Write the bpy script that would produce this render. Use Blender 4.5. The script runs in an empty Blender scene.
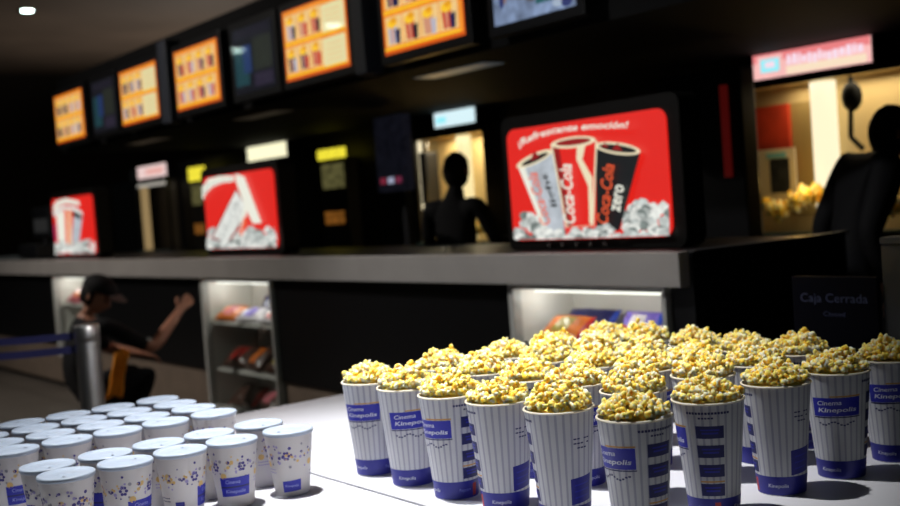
import bpy, bmesh, math, random
from mathutils import Vector, Matrix, noise
from math import sin, cos, pi, radians as RAD
random.seed(7)
SC = bpy.context.scene
COL = SC.collection
EYE = 1.42

# ------------------------------------------------------------------ camera
FPX, YAW, PIT, ROL = 1126.1, .64539, .043836, -.073712
cF = Vector((-cos(YAW) * cos(PIT), sin(YAW) * cos(PIT), -sin(PIT)))
_r = cF.cross(Vector((0, 0, 1))).normalized()
_u = _r.cross(cF)
cR = _r * cos(ROL) + _u * sin(ROL)
cU = -_r * sin(ROL) + _u * cos(ROL)
cam = bpy.data.objects.new('camera', bpy.data.cameras.new('camera'))
COL.objects.link(cam)
M = Matrix((cR, cU, -cF)).transposed().to_4x4()
M.translation = (0, 0, EYE)
cam.matrix_world = M
cam.data.sensor_fit = 'HORIZONTAL'
cam.data.sensor_width = 36
cam.data.lens = FPX / 900 * 36
cam.data.clip_start = .05
cam.data.dof.use_dof = True
cam.data.dof.focus_distance = 2.42
cam.data.dof.aperture_fstop = 2.6
SC.camera = cam


def at(x, y, Y=None, z=None, X=None):
    """point of the place seen at photo pixel (x, y) on a wall / floor / side plane"""
    d = cF + cR * ((x - 450) / FPX) - cU * ((y - 253) / FPX)
    if Y is not None:
        t = Y / d.y
    elif X is not None:
        t = X / d.x
    else:
        t = (z - EYE) / d.z
    p = d * t
    return Vector((p.x, p.y, p.z + EYE))


# ------------------------------------------------------------------ materials
def lin(c):
    c = c / 255
    return c / 12.92 if c <= .04045 else ((c + .055) / 1.055) ** 2.4


def rgb(c):
    return (lin(c[0]), lin(c[1]), lin(c[2]), 1)


MATS = {}


def mat(name, c, rough=.5, metal=0, emit=0, spec=.5, var=0, scale=30, coat=0, sss=0):
    if name in MATS:
        return MATS[name]
    m = bpy.data.materials.new(name)
    m.use_nodes = True
    nt = m.node_tree
    b = nt.nodes['Principled BSDF']
    b.inputs['Base Color'].default_value = rgb(c)
    b.inputs['Roughness'].default_value = rough
    b.inputs['Metallic'].default_value = metal
    b.inputs['Specular IOR Level'].default_value = spec
    if coat:
        b.inputs['Coat Weight'].default_value = coat
        b.inputs['Coat Roughness'].default_value = .04
    if emit:
        b.inputs['Emission Color'].default_value = rgb(c)
        b.inputs['Emission Strength'].default_value = emit
        b.inputs['Base Color'].default_value = (.01, .01, .01, 1)
    if sss:
        b.inputs['Subsurface Weight'].default_value = sss
        b.inputs['Subsurface Radius'].default_value = (.01, .008, .006)
    if var:
        tc = nt.nodes.new('ShaderNodeTexCoord')
        nz = nt.nodes.new('ShaderNodeTexNoise')
        nz.inputs['Scale'].default_value = scale
        nz.inputs['Detail'].default_value = 4
        rp = nt.nodes.new('ShaderNodeValToRGB')
        k = rgb(c)
        rp.color_ramp.elements[0].position = .3
        rp.color_ramp.elements[1].position = .7
        rp.color_ramp.elements[0].color = tuple(v * (1 - var) for v in k[:3]) + (1,)
        rp.color_ramp.elements[1].color = tuple(min(1, v * (1 + var)) for v in k[:3]) + (1,)
        nt.links.new(tc.outputs['Object'], nz.inputs['Vector'])
        nt.links.new(nz.outputs['Fac'], rp.inputs['Fac'])
        nt.links.new(rp.outputs['Color'], b.inputs['Emission Color' if emit else 'Base Color'])
    MATS[name] = m
    return m


def glass_mat():
    m = bpy.data.materials.new('clear_glass')
    m.use_nodes = True
    nt = m.node_tree
    nt.nodes.clear()
    o = nt.nodes.new('ShaderNodeOutputMaterial')
    mx = nt.nodes.new('ShaderNodeMixShader')
    t = nt.nodes.new('ShaderNodeBsdfTransparent')
    g = nt.nodes.new('ShaderNodeBsdfGlossy')
    g.inputs['Roughness'].default_value = .05
    t.inputs['Color'].default_value = (.93, .95, .95, 1)
    f = nt.nodes.new('ShaderNodeFresnel')
    f.inputs['IOR'].default_value = 1.35
    gm = nt.nodes.new('ShaderNodeNewGeometry')
    sb = nt.nodes.new('ShaderNodeMath')
    sb.operation = 'SUBTRACT'
    sb.inputs[0].default_value = 1
    ml = nt.nodes.new('ShaderNodeMath')
    ml.operation = 'MULTIPLY'
    nt.links.new(gm.outputs['Backfacing'], sb.inputs[1])
    nt.links.new(sb.outputs[0], ml.inputs[0])
    nt.links.new(f.outputs[0], ml.inputs[1])
    nt.links.new(ml.outputs[0], mx.inputs[0])
    nt.links.new(t.outputs[0], mx.inputs[1])
    nt.links.new(g.outputs[0], mx.inputs[2])
    nt.links.new(mx.outputs[0], o.inputs['Surface'])
    return m


def tile_mat(name, c, gc, size, rough):
    m = bpy.data.materials.new(name)
    m.use_nodes = True
    nt = m.node_tree
    b = nt.nodes['Principled BSDF']
    tc = nt.nodes.new('ShaderNodeTexCoord')
    br = nt.nodes.new('ShaderNodeTexBrick')
    br.offset = 0
    br.inputs['Color1'].default_value = rgb(c)
    br.inputs['Color2'].default_value = tuple(v * .85 for v in rgb(c)[:3]) + (1,)
    br.inputs['Mortar'].default_value = rgb(gc)
    br.inputs['Scale'].default_value = 1
    br.inputs['Mortar Size'].default_value = .006
    br.inputs['Brick Width'].default_value = size
    br.inputs['Row Height'].default_value = size
    nt.links.new(tc.outputs['Object'], br.inputs['Vector'])
    nt.links.new(br.outputs['Color'], b.inputs['Base Color'])
    b.inputs['Roughness'].default_value = rough
    return m


# ------------------------------------------------------------------ mesh builder
class MB:
    def __init__(s):
        s.v, s.f, s.m, s.sm, s.mats = [], [], [], [], []

    def mi(s, m):
        if m not in s.mats:
            s.mats.append(m)
        return s.mats.index(m)

    def add(s, vs, fs, m, smooth=False):
        o = len(s.v)
        k = s.mi(m)
        s.v += [tuple(v) for v in vs]
        for f in fs:
            s.f.append(tuple(o + i for i in f))
            s.m.append(k)
            s.sm.append(smooth)
        return s

    def box(s, lo, hi, m, bev=0):
        (a, b, c), (d, e, g) = lo, hi
        if bev:
            bm = bmesh.new()
            bmesh.ops.create_cube(bm, size=1)
            for v in bm.verts:
                v.co = Vector(((a + d) / 2 + v.co.x * (d - a), (b + e) / 2 + v.co.y * (e - b), (c + g) / 2 + v.co.z * (g - c)))
            bmesh.ops.bevel(bm, geom=bm.edges[:], offset=bev, segments=2, profile=.5, affect='EDGES')
            s.bm(bm, m)
            bm.free()
            return s
        vs = [(a, b, c), (d, b, c), (d, e, c), (a, e, c), (a, b, g), (d, b, g), (d, e, g), (a, e, g)]
        fs = [(0, 3, 2, 1), (4, 5, 6, 7), (0, 1, 5, 4), (1, 2, 6, 5), (2, 3, 7, 6), (3, 0, 4, 7)]
        return s.add(vs, fs, m)

    def bm(s, bm, m, smooth=False):
        bm.verts.index_update()
        return s.add([v.co for v in bm.verts], [[v.index for v in f.verts] for f in bm.faces], m, smooth)

    def tube(s, p0, p1, r0, m, r1=None, n=16, cap=True, smooth=True):
        p0, p1 = Vector(p0), Vector(p1)
        r1 = r0 if r1 is None else r1
        d = (p1 - p0).normalized()
        a = d.orthogonal().normalized()
        b = d.cross(a)
        vs = []
        for p, r in ((p0, r0), (p1, r1)):
            vs += [p + a * cos(2 * pi * i / n) * r + b * sin(2 * pi * i / n) * r for i in range(n)]
        s.add(vs, [(i, (i + 1) % n, n + (i + 1) % n, n + i) for i in range(n)], m, smooth)
        if cap:
            s.add(vs[:n], [tuple(range(n))[::-1]], m)
            s.add(vs[n:], [tuple(range(n))], m)
        return s

    def lathe(s, prof, m, n=48, c=(0, 0, 0), smooth=True):
        vs, fs = [], []
        for r, z in prof:
            vs += [(c[0] + r * cos(2 * pi * i / n), c[1] + r * sin(2 * pi * i / n), c[2] + z) for i in range(n)]
        for j in range(len(prof) - 1):
            for i in range(n):
                k = (i + 1) % n
                fs.append((j * n + i, j * n + k, (j + 1) * n + k, (j + 1) * n + i))
        return s.add(vs, fs, m, smooth)

    def ball(s, c, r, m, n=2, sc=(1, 1, 1)):
        bm = bmesh.new()
        bmesh.ops.create_icosphere(bm, subdivisions=n, radius=1)
        for v in bm.verts:
            v.co = Vector((c[0] + v.co.x * r * sc[0], c[1] + v.co.y * r * sc[1], c[2] + v.co.z * r * sc[2]))
        s.bm(bm, m, True)
        bm.free()
        return s

    def poly(s, pts, m):
        return s.add(pts, [tuple(range(len(pts)))], m)

    def slabpoly(s, pts, d, m):
        """polygon given thickness along vector d"""
        n = len(pts)
        d = Vector(d)
        vs = [Vector(p) for p in pts] + [Vector(p) + d for p in pts]
        fs = [tuple(range(n)), tuple(range(2 * n - 1, n - 1, -1))] + [(i, n + i, n + (i + 1) % n, (i + 1) % n) for i in range(n)]
        return s.add(vs, fs, m)

    def mesh(s, name):
        me = bpy.data.meshes.new(name)
        me.from_pydata(s.v, [], s.f)
        for m in s.mats:
            me.materials.append(m)
        me.polygons.foreach_set('material_index', s.m)
        me.polygons.foreach_set('use_smooth', s.sm)
        me.validate()
        me.update()
        return me

    def build(s, name, parent=None, loc=(0, 0, 0)):
        o = bpy.data.objects.new(name, s.mesh(name))
        COL.objects.link(o)
        o.parent = parent
        o.location = loc
        return o


def tag(o, label=None, cat=None, group=None, kind=None):
    for k, v in (('label', label), ('category', cat), ('group', group), ('kind', kind)):
        if v:
            o[k] = v
    return o


def thing(name, label, cat, loc=(0, 0, 0), rz=0, group=None):
    o = bpy.data.objects.new(name, None)
    o.empty_display_size = .05
    COL.objects.link(o)
    o.location = loc
    o.rotation_euler = (0, 0, rz)
    return tag(o, label, cat, group)


def copy_tree(o, parent=None):
    c = o.copy()
    COL.objects.link(c)
    if parent:
        c.parent = parent
    for ch in list(o.children):
        copy_tree(ch, c)
    return c


_txt = {}


def text(s, size=1.0, shear=0.0, bold=0.0):
    key = (s, size, shear, bold)
    if key not in _txt:
        cu = bpy.data.curves.new('t', 'FONT')
        cu.body = s
        cu.size = size
        cu.shear = shear
        cu.offset = bold
        cu.align_x = 'CENTER'
        cu.align_y = 'CENTER'
        cu.resolution_u = 3
        o = bpy.data.objects.new('t', cu)
        COL.objects.link(o)
        me = o.evaluated_get(bpy.context.evaluated_depsgraph_get()).to_mesh()
        vs = [tuple(v.co) for v in me.vertices]
        fs = [tuple(p.vertices) for p in me.polygons]
        bpy.data.objects.remove(o)
        bpy.data.curves.remove(cu)
        _txt[key] = (vs, fs)
    return _txt[key]


def txt_fit(s, w, h, shear=0, bold=0.0):
    vs, fs = text(s, 1.0, shear, bold)
    xs = [v[0] for v in vs]
    ys = [v[1] for v in vs]
    sx = w / (max(xs) - min(xs))
    sy = h / (max(ys) - min(ys))
    cx, cy = (max(xs) + min(xs)) / 2, (max(ys) + min(ys)) / 2
    return [((v[0] - cx) * sx, (v[1] - cy) * sy) for v in vs], fs


# ------------------------------------------------------------------ shared materials
black = mat('black_laminate', (13, 13, 15), .38, spec=.3)
matt_black = mat('matt_black', (10, 10, 11), .7, spec=.2)
dark_metal = mat('dark_metal', (22, 23, 27), .45, spec=.4)
grey_lam = mat('grey_laminate', (150, 146, 143), .5, var=.06, scale=4, spec=.3)
kick_lam = mat('kick_laminate', (120, 106, 94), .5, var=.15, scale=5, spec=.3)
white_lam = mat('white_laminate', (196, 196, 203), .42, var=.02, scale=8)
steel = mat('brushed_steel', (190, 190, 192), .22, metal=1)
chrome = mat('chrome', (225, 225, 228), .16, metal=1)
glass = glass_mat()
paper = mat('white_paper', (196, 197, 202), .55)
navy = mat('navy_print', (15, 19, 132), .45)
cobalt = mat('cobalt_print', (24, 31, 165), .45)

# ------------------------------------------------------------------ setting
b = MB()
b.box((-22.5, -7, -.1), (4, 14.3, 0), tile_mat('floor_tile', (92, 86, 80), (50, 46, 43), .6, .45))
tag(b.build('floor'), 'dark grey brown tiled lobby floor', 'floor', kind='structure')
b = MB()
b.box((-22.5, -7, 4.5), (4, 14.3, 4.6), mat('ceiling_paint', (92, 80, 70), .6, var=.2, scale=.7))
tag(b.build('ceiling'), 'dim brown lobby ceiling with small round downlights', 'ceiling', kind='structure')
wallm = mat('dark_wall', (38, 33, 28), .8, var=.1, scale=2)
b = MB()
b.box((-22.5, -7, 0), (-22.3, 14.3, 4.5), wallm)
tag(b.build('wall_left'), 'dark brown far wall of the lobby', 'wall', kind='structure')
b = MB()
b.box((-22.3, 14.1, 0), (4, 14.3, 4.5), wallm)
tag(b.build('wall_back'), 'dark wall beyond the kiosk', 'wall', kind='structure')
b = MB()
b.box((3.8, -7, 0), (4, 14.1, 4.5), wallm)
tag(b.build('wall_right'), 'dark wall at the near end of the lobby', 'wall', kind='structure')

# kiosk shell: overhead bulkhead, its roof, back wall and dark posts
BX0, BX1, BY = -10.82, 1.6, 3.5
b = MB()
bulk = mat('bulkhead_panel', (7, 7, 8), .75, spec=.1)
b.box((BX0, BY + .12, 2.17), (BX1, BY + .14, 2.86), bulk)
b.box((BX0, BY + .14, 2.17), (BX1, 5.8, 2.23), bulk)
b.box((BX0, BY + .14, 2.80), (BX1, 5.8, 2.86), bulk)
tag(b.build('trim_1'), 'long black overhead bulkhead carrying the menu screens', 'bulkhead', kind='structure')
b = MB()
b.box((-14.6, 5.74, 0), (BX1, 5.8, 2.17), mat('kiosk_back_panel', (14, 13, 13), .6, spec=.2))
tag(b.build('wall_kiosk'), 'black back wall behind the serving counter', 'wall', kind='structure')
postm = mat('blue_black_post', (44, 47, 56), .4)
for i, (x0, x1) in enumerate(((-8.16, -8.0), (-5.42, -5.3))):
    b = MB()
    b.box((x0, BY - .0, 2.18), (x1, BY + .12, 2.80), postm, .008)
    b.build(f'trim_{i + 2}')
    tag(bpy.data.objects[f'trim_{i + 2}'], 'narrow blue black upright between menu screens', 'upright', kind='structure')

# dim lit grilles in the soffit
soff = mat('soffit_lens', (74, 80, 84), .4, emit=.5)
soffw = mat('soffit_lens_warm', (56, 48, 38), .4, emit=.4)
for i, (x, m, w) in enumerate(((-5.05, soff, 'pale cool'), (-7.4, soffw, 'dim warm'), (-9.55, soffw, 'faintest warm'))):
    t = thing('soffit_light', ['pale cool strip light set in the soffit behind the upright beside the big drink sign',
                              'dim warm strip light in the soffit under the dark menu screen with the lamp glint',
                              'faint strip light in the soffit at the far narrow end of the bulkhead'][i],
              'light', (x, 3.95, 2.17), 0, 'strip lights in the soffit')
    b = MB()
    b.box((-.33, -.09, -.004), (.33, .09, 0), dark_metal)
    b.build('frame', t)
    b = MB()
    b.box((-.32, -.08, -.008), (.32, .08, -.004), m)
    b.build('diffuser', t)

# ------------------------------------------------------------------ serving counter
SEG = ((-14.5, -10.32), (-9.32, -7.17), (-6.15, -3.9), (-2.95, -2.85))
t = thing('serving_counter', 'long black serving counter with a thick grey front ledge', 'counter', (-6, 3.5, 0))


def loc(b, t):
    """shift world-space vertices into the local space of an unrotated thing"""
    o = t.location
    b.v = [(v[0] - o.x, v[1] - o.y, v[2] - o.z) for v in b.v]
    return b


b = MB()
b.box((-14.5, 3.2, 1.042), (-2.84, 3.26, 1.176), grey_lam, .004)
loc(b, t).build('ledge', t)
b = MB()
b.box((-14.5, 3.262, 1.13), (-2.86, 4.1, 1.173), black, .004)
loc(b, t).build('worktop', t)
fp, kp = MB(), MB()
for a, c in SEG:
    fp.box((a, 3.27, .405), (c, 3.31, 1.128), black)
    kp.box((a, 3.29, .05), (c, 3.33, .403), kick_lam)
    kp.box((a, 3.35, 0), (c, 3.38, .05), matt_black)  # black strip stands in for the shadow along the counter foot
kp.box((-10.32, 3.29, .05), (-9.32, 3.33, .28), kick_lam)
loc(fp, t).build('front_panel', t)
loc(kp, t).build('kick_plate', t)
b = MB()
b.box((-2.848, 3.262, 0), (-2.828, 4.25, 1.17), black)
loc(b, t).build('end_panel', t)
b = MB()
b.box((-2.85, 3.262, 1.171), (-2.815, 4.26, 1.178), mat('edge_highlight_grey', (70, 70, 72), .35))  # grey strip paints the highlight along the end panel's top edge
loc(b, t).build('edge_highlight', t)

# ------------------------------------------------------------------ candy cases in the counter front
case_in = mat('case_lining', (214, 212, 206), .5)
case_fr = mat('case_frame', (178, 178, 174), .35, spec=.4)
tubem = mat('case_tube', (255, 252, 240), .3, emit=1.6)
CASES = []


def candy_case(x0, x1, zb, label, lamp, shelf):
    t = thing('candy_case', label, 'display case', ((x0 + x1) / 2, 3.24, 0), 0, 'glass candy cases in the counter front')
    w = (x1 - x0) / 2
    b = MB()
    b.box((-w, .05, zb), (-w + .02, .40, 1.04), case_in)
    b.box((w - .02, .05, zb), (w, .40, 1.04), case_in)
    b.box((-w + .02, .38, zb), (w - .02, .40, 1.04), case_in)
    b.box((-w + .02, .05, zb), (w - .02, .38, zb + .02), case_in)
    b.box((-w + .02, .05, 1.022), (w - .02, .38, 1.04), case_in)
    b.build('lining', t)
    b = MB()
    b.box((-w, 0, 1.018), (w, .05, 1.04), case_fr, .003)
    b.box((-w, 0, zb), (-w + .035, .05, 1.017), case_fr, .003)
    b.box((w - .022, 0, zb), (w, .05, 1.017), case_fr, .003)
    b.box((-w + .036, 0, zb), (w - .023, .05, zb + .03), case_fr, .003)
    b.build('frame', t)
    b = MB()
    b.box((-w + .036, .02, zb + .031), (w - .023, .026, 1.016), glass)
    b.build('glass_pane', t)
    b = MB()
    for z in shelf:
        b.box((-w + .02, .06, z - .02), (w - .02, .38, z), case_in)
    b.build('shelf', t)
    b = MB()
    b.tube((-w + .08, .1, 1.005), (w - .08, .1, 1.005), .01, tubem)
    b.build('lamp_tube', t)
    for k in (-.7, 0, .7):
        li = bpy.data.lights.new('case_light', 'POINT')
        li.shadow_soft_size = .03
        li.energy = lamp
        li.color = (1, .97, .9)
        lo = bpy.data.objects.new('case_light', li)
        COL.objects.link(lo)
        lo.parent = t
        lo.location = (k * w, .15, .97)
    return t


candy_case(-3.895, -2.955, .30, 'largest looking lit candy case, behind the popcorn buckets', .6, (.78, .5))
candy_case(-7.165, -6.155, .14, 'candy case reaching to the floor beside the crouching person', .6, (.74, .42))
candy_case(-10.31, -9.33, .30, 'far candy case half hidden behind the crouching person', .6, (.78, .5))


def candy_bag(name, c, size, rot, cols, label, group):
    """pillow pack with crimped ends; c = centre of its underside"""
    w, d, h = size
    m0, m1, m2 = cols
    b = MB()
    nx, ny = 16, 10
    top, bot = [], []
    for j in range(ny + 1):
        for i in range(nx + 1):
            u, v = i / nx * 2 - 1, j / ny * 2 - 1
            p = max(0, (1 - abs(u) ** 3)) ** .6 * max(0, (1 - abs(v) ** 3)) ** .6
            wr = .12 * sin(9 * u + 4 * v) * p
            top.append((u * w / 2, v * d / 2, h / 2 + p * h / 2 * (1 + wr)))
            bot.append((u * w / 2, v * d / 2, h / 2 - p * h / 2))
    W1 = nx + 1
    for L, s in ((top, 1), (bot, -1)):
        for j in range(ny):
            for i in range(nx):
                f = (j * W1 + i, j * W1 + i + 1, (j + 1) * W1 + i + 1, (j + 1) * W1 + i)
                m = m1 if (5 <= i <= 10 and 2 <= j <= 7) else m0
                if i in (0, nx - 1):
                    m = m2
                b.add([L[k] for k in (f if s > 0 else f[::-1])], [(0, 1, 2, 3)], m, True)
    o = b.build(name)
    o.location = c
    o.rotation_euler = rot
    bpy.context.view_layer.update()
    mz = min((o.matrix_world @ v.co).z for v in o.data.vertices)
    o.location.z += c[2] - mz + .001
    bm = bmesh.new()
    bm.from_mesh(o.data)
    bmesh.ops.remove_doubles(bm, verts=bm.verts, dist=1e-5)
    bm.to_mesh(o.data)
    bm.free()
    return tag(o, label, 'candy bag', group)


def cm(n, c):
    return mat('foil_' + n, c, .3, spec=.5)


c_or, c_red, c_blue, c_vio, c_wh, c_nav, c_yel, c_br, c_pink = (cm('orange', (225, 120, 40)), cm('red', (190, 40, 30)), cm('blue', (50, 80, 190)),
    cm('violet', (120, 100, 200)), cm('white', (225, 220, 225)), cm('navy', (25, 28, 90)), cm('olive', (170, 150, 50)), cm('brown', (84, 58, 48)), cm('pink', (215, 120, 130)))
G1 = 'candy bags on the lit shelf behind the popcorn'
for args in (
    ((-3.66, 3.38, .78), (.24, .17, .06), (.55, 0, .1), (c_or, c_yel, c_red), 'orange candy bag with olive centre behind the popcorn'),
    ((-3.40, 3.37, .78), (.22, .15, .06), (.35, 0, -.2), (c_red, c_or, c_red), 'red candy bag lying low beside the orange one'),
    ((-3.66, 3.53, .78), (.30, .16, .07), (.75, 0, .05), (c_nav, c_nav, c_blue), 'navy candy bag leaning at the back of the shelf'),
    ((-3.33, 3.52, .78), (.22, .14, .07), (1.0, 0, 0), (c_vio, c_wh, c_blue), 'violet candy bag with white centre on the lit shelf'),
    ((-3.10, 3.555, .78), (.2, .14, .05), (1.2, 0, -.1), (c_blue, c_blue, c_nav), 'bright blue candy bag at the case end'),
    ((-3.13, 3.37, .78), (.22, .14, .06), (.4, 0, .08), (c_pink, c_wh, c_red), 'pink candy bag with dark red ends in front of the blue one')):
    candy_bag('candy_bag', *args, G1)
G2 = 'candy bags in the case beside the crouching person'
for args in (
    ((-6.97, 3.39, .74), (.26, .16, .06), (.5, 0, .2), (c_or, c_pink, c_yel), 'orange candy bag in the case beside the crouching person'),
    ((-6.66, 3.38, .74), (.25, .15, .06), (.5, 0, .3), (c_wh, c_vio, c_nav), 'white candy bag with navy ends in the floor length case'),
    ((-6.35, 3.38, .74), (.25, .15, .06), (.5, 0, .2), (c_wh, c_red, c_nav), 'white candy bag with red centre in the floor length case'),
    ((-6.6, 3.535, .74), (.4, .17, .06), (1.15, 0, .0), (c_nav, c_nav, c_vio), 'navy candy bag standing behind the white ones')):
    candy_bag('candy_bag', *args, G2)
G3 = 'dark bags on the lower shelf of the floor length case'
for args in (
    ((-6.92, 3.42, .42), (.28, .2, .09), (.6, 0, .2), (c_br, c_red, c_br), 'dark brown candy bag under the orange one'),
    ((-6.63, 3.42, .42), (.25, .2, .09), (.7, 0, -.1), (c_br, c_or, c_br), 'brown candy bag with dull orange centre on the lower shelf'),
    ((-6.34, 3.42, .42), (.24, .2, .09), (.6, 0, .1), (c_br, c_yel, c_br), 'brown candy bag with olive centre on the lower shelf'),
    ((-6.85, 3.42, .16), (.30, .2, .1), (.6, 0, .1), (c_br, c_br, c_red), 'dark brown candy bag with red ends at the bottom of the case'),
    ((-6.48, 3.42, .16), (.30, .2, .1), (.6, 0, -.1), (c_br, c_pink, c_br), 'dark candy bag with pinkish centre at the bottom of the case')):
    candy_bag('candy_bag', *args, G3)
candy_bag('candy_bag', (-9.98, 3.42, .78), (.34, .2, .08), (.6, 0, .2), (c_pink, c_or, c_red), 'pink candy bag in the far case beside the cap', None)

# ------------------------------------------------------------------ illuminated drink signs
e_red = mat('lit_red', (232, 34, 26), emit=.92)
e_dred = mat('lit_dark_red', (150, 18, 22), emit=.9)
e_orange = mat('lit_orange_red', (240, 92, 50), emit=.95)
e_white = mat('lit_white', (240, 240, 225), emit=.95)
e_cream = mat('lit_cream', (240, 226, 190), emit=.95)
e_silver = mat('lit_silver', (188, 196, 204), emit=.9, var=.2, scale=18)
e_black = mat('lit_black', (18, 24, 28), emit=.6)
e_ice = mat('lit_ice', (190, 196, 192), emit=.9, var=.4, scale=28)
e_icew = mat('lit_ice_bright', (226, 228, 222), emit=.95, var=.25, scale=40)
e_iced = mat('lit_ice_shade', (120, 130, 126), emit=.9, var=.4, scale=34)


def rrect(x0, x1, z0, z1, r, n=6):
    pts = []
    for cx, cz, a0 in ((x1 - r, z1 - r, 0), (x0 + r, z1 - r, 90), (x0 + r, z0 + r, 180), (x1 - r, z0 + r, 270)):
        for i in range(n + 1):
            a = RAD(a0 + 90 * i / n)
            pts.append((cx + r * cos(a), cz + r * sin(a)))
    return pts


casem = mat('sign_casing', (10, 9, 8), .5, spec=.2)


def drink_sign(x0, x1, z0, z1, label, xr):
    t = thing('drink_sign', label, 'illuminated sign', ((x0 + x1) / 2, 3.45, 1.173), 0, 'illuminated drink signs on the counter')
    b = MB()
    cx = (x0 + x1) / 2
    b.slabpoly([(x - cx, .012, z - 1.173) for x, z in rrect(x0 - .05, xr, 1.176, z1 + .06, .05)][::-1], (0, .12, 0), casem)
    b.build('casing', t)
    b = MB()
    b.slabpoly([(x - cx, .002, z - 1.173) for x, z in rrect(x0, x1, z0, z1, .05)][::-1], (0, .009, 0), e_red)
    b.build('lit_panel', t)
    for i in range(5 if label.startswith('large') else 0):
        b = MB()
        b.tube((cx - x0 - .75 + i * .09, .004, .028), (cx - x0 - .75 + i * .09, .012, .028), .012, steel, n=10)
        b.build('button', t)
    return t


class Art:
    """flat printed picture on a sign face, drawn in the sign's own plane coordinates (x to the right, z up)"""

    def __init__(s, scale, ox, oy, cx, x0, x1, z0, z1):
        s.m = (scale, ox, oy, cx)
        s.r = (x0 - cx, x1 - cx, z0 - 1.173, z1 - 1.173)
        s.y = .0015
        s.k = 0
        s.b = MB()

    def P(s, p):
        k, ox, oy, cx = s.m
        q = at(p[0] / k + ox, p[1] / k + oy, Y=3.4515)
        x0, x1, z0, z1 = s.r
        return (min(x1 - .004, max(x0 + .004, q.x - cx)), min(z1 - .004, max(z0 + .004, q.z - 1.173)))

    def poly(s, pts, m):
        s.k += 1
        q = [s.P(p) for p in pts]
        A = sum(q[i][0] * q[(i + 1) % len(q)][1] - q[(i + 1) % len(q)][0] * q[i][1] for i in range(len(q)))
        if A < 0:
            q = q[::-1]
        s.b.poly([(x, s.y - .0002 * s.k, z) for x, z in q], m)

    def ell(s, c, rx, ry, rot, m, n=20):
        a = RAD(rot)
        s.poly([(c[0] + rx * cos(i * 2 * pi / n) * cos(a) - ry * sin(i * 2 * pi / n) * sin(a),
                 c[1] + rx * cos(i * 2 * pi / n) * sin(a) + ry * sin(i * 2 * pi / n) * cos(a)) for i in range(n)], m)

    def blob(s, c, r, m, seed):
        rnd = random.Random(seed)
        n = 7
        s.poly([(c[0] + r * rnd.uniform(.75, 1.15) * cos(i * 2 * pi / n + seed), c[1] + r * rnd.uniform(.75, 1.15) * sin(i * 2 * pi / n + seed)) for i in range(n)], m)

    def word(s, word, path, h, m, shear=.25, bold=0.01):
        """lettering along a straight or bent path of sketch points"""
        s.k += 1
        L = sum((Vector(path[i + 1]) - Vector(path[i])).length for i in range(len(path) - 1))
        vs, fs = txt_fit(word, L, h, shear, bold)
        out = []
        for x, y in vs:
            d = x + L / 2
            for i in range(len(path) - 1):
                a, c = Vector(path[i]), Vector(path[i + 1])
                l = (c - a).length
                if d <= l or i == len(path) - 2:
                    break
                d -= l
            t_ = (c - a).normalized()
            n_ = Vector((t_.y, -t_.x))
            p = a + t_ * d + n_ * y
            x_, z_ = s.P(p)
            out.append((x_, s.y - .0002 * s.k, z_))
        s.b.add(out, fs, m)

    def ice(s, x0, x1, ytop, ybot, n, r, seed):
        rnd = random.Random(seed)
        for i in range(n):
            f = i / n
            x = x0 + (x1 - x0) * rnd.random()
            yt = ytop(x)
            y = yt + r * .7 + (ybot(x) - yt - r * 1.3) * (f ** .8)
            s.blob((x, y), r * rnd.uniform(.6, 1.05), rnd.choice((e_ice, e_icew, e_iced, e_ice, e_icew)), rnd.random() * 99)


# big sign
t = drink_sign(-4.075, -3.085, 1.222, 1.742, 'large lit red sign with three drink cups, on the counter end behind the popcorn', -3.02)
cx = t.location.x
A = Art(3.373, 500, 100, cx, -4.075, -3.085, 1.222, 1.742)
# glow of darker red at the top edge
A.ice(62, 150, lambda x: 375, lambda x: 490, 30, 22, 3)
A.ice(430, 580, lambda x: 318 + abs(x - 500) * .45, lambda x: 482, 56, 26, 4)
A.poly([(72, 228), (192, 175), (232, 462), (168, 470)], e_silver)
A.poly([(72, 228), (92, 222), (180, 468), (168, 470)], e_white)
A.poly([(332, 158), (482, 182), (412, 440), (336, 430)], e_black)
A.poly([(180, 148), (338, 136), (326, 424), (232, 428)], e_cream)
A.poly([(186, 150), (332, 138), (320, 422), (238, 426)], e_red)
A.poly([(186, 150), (208, 150), (252, 425), (238, 426)], e_dred)
A.poly([(270, 150), (300, 146), (288, 200), (322, 260), (324, 415), (312, 418), (308, 290), (268, 200)], e_cream)
A.ell((126, 198), 66, 17, -25, e_cream)
A.ell((128, 199), 50, 9, -25, e_black)
A.poly([(112, 205), (126, 172), (146, 192)], e_dred)
A.ell((258, 142), 76, 19, -7, e_cream)
A.ell((258, 141), 60, 11, -7, e_dred)
A.ell((408, 163), 78, 20, 8, e_cream)
A.ell((408, 163), 64, 12, 8, e_black)
A.poly([(388, 168), (408, 143), (424, 172)], e_dred)
A.poly([(352, 158), (366, 142), (378, 160)], e_dred)
A.ice(150, 430, lambda x: 418, lambda x: 486, 56, 20, 6)
A.word('Coca-Cola', [(252, 415), (238, 215)], 42, e_white, .3, .02)
A.word('Coca-Cola', [(172, 420), (125, 245)], 34, e_orange, .3, .01)
A.word('light', [(205, 360), (168, 245)], 26, e_black, .1, .02)
A.word('Coca-Cola', [(362, 415), (385, 215)], 40, e_orange, .3, .01)
A.word('zero', [(408, 375), (424, 285)], 30, e_white, .1, .02)
A.word('¡Refrescante emoción!', [(78, 152), (130, 124), (200, 103), (290, 92), (370, 87), (452, 86)], 30, e_white, .2, .02)
A.b.build('picture', t)

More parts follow.
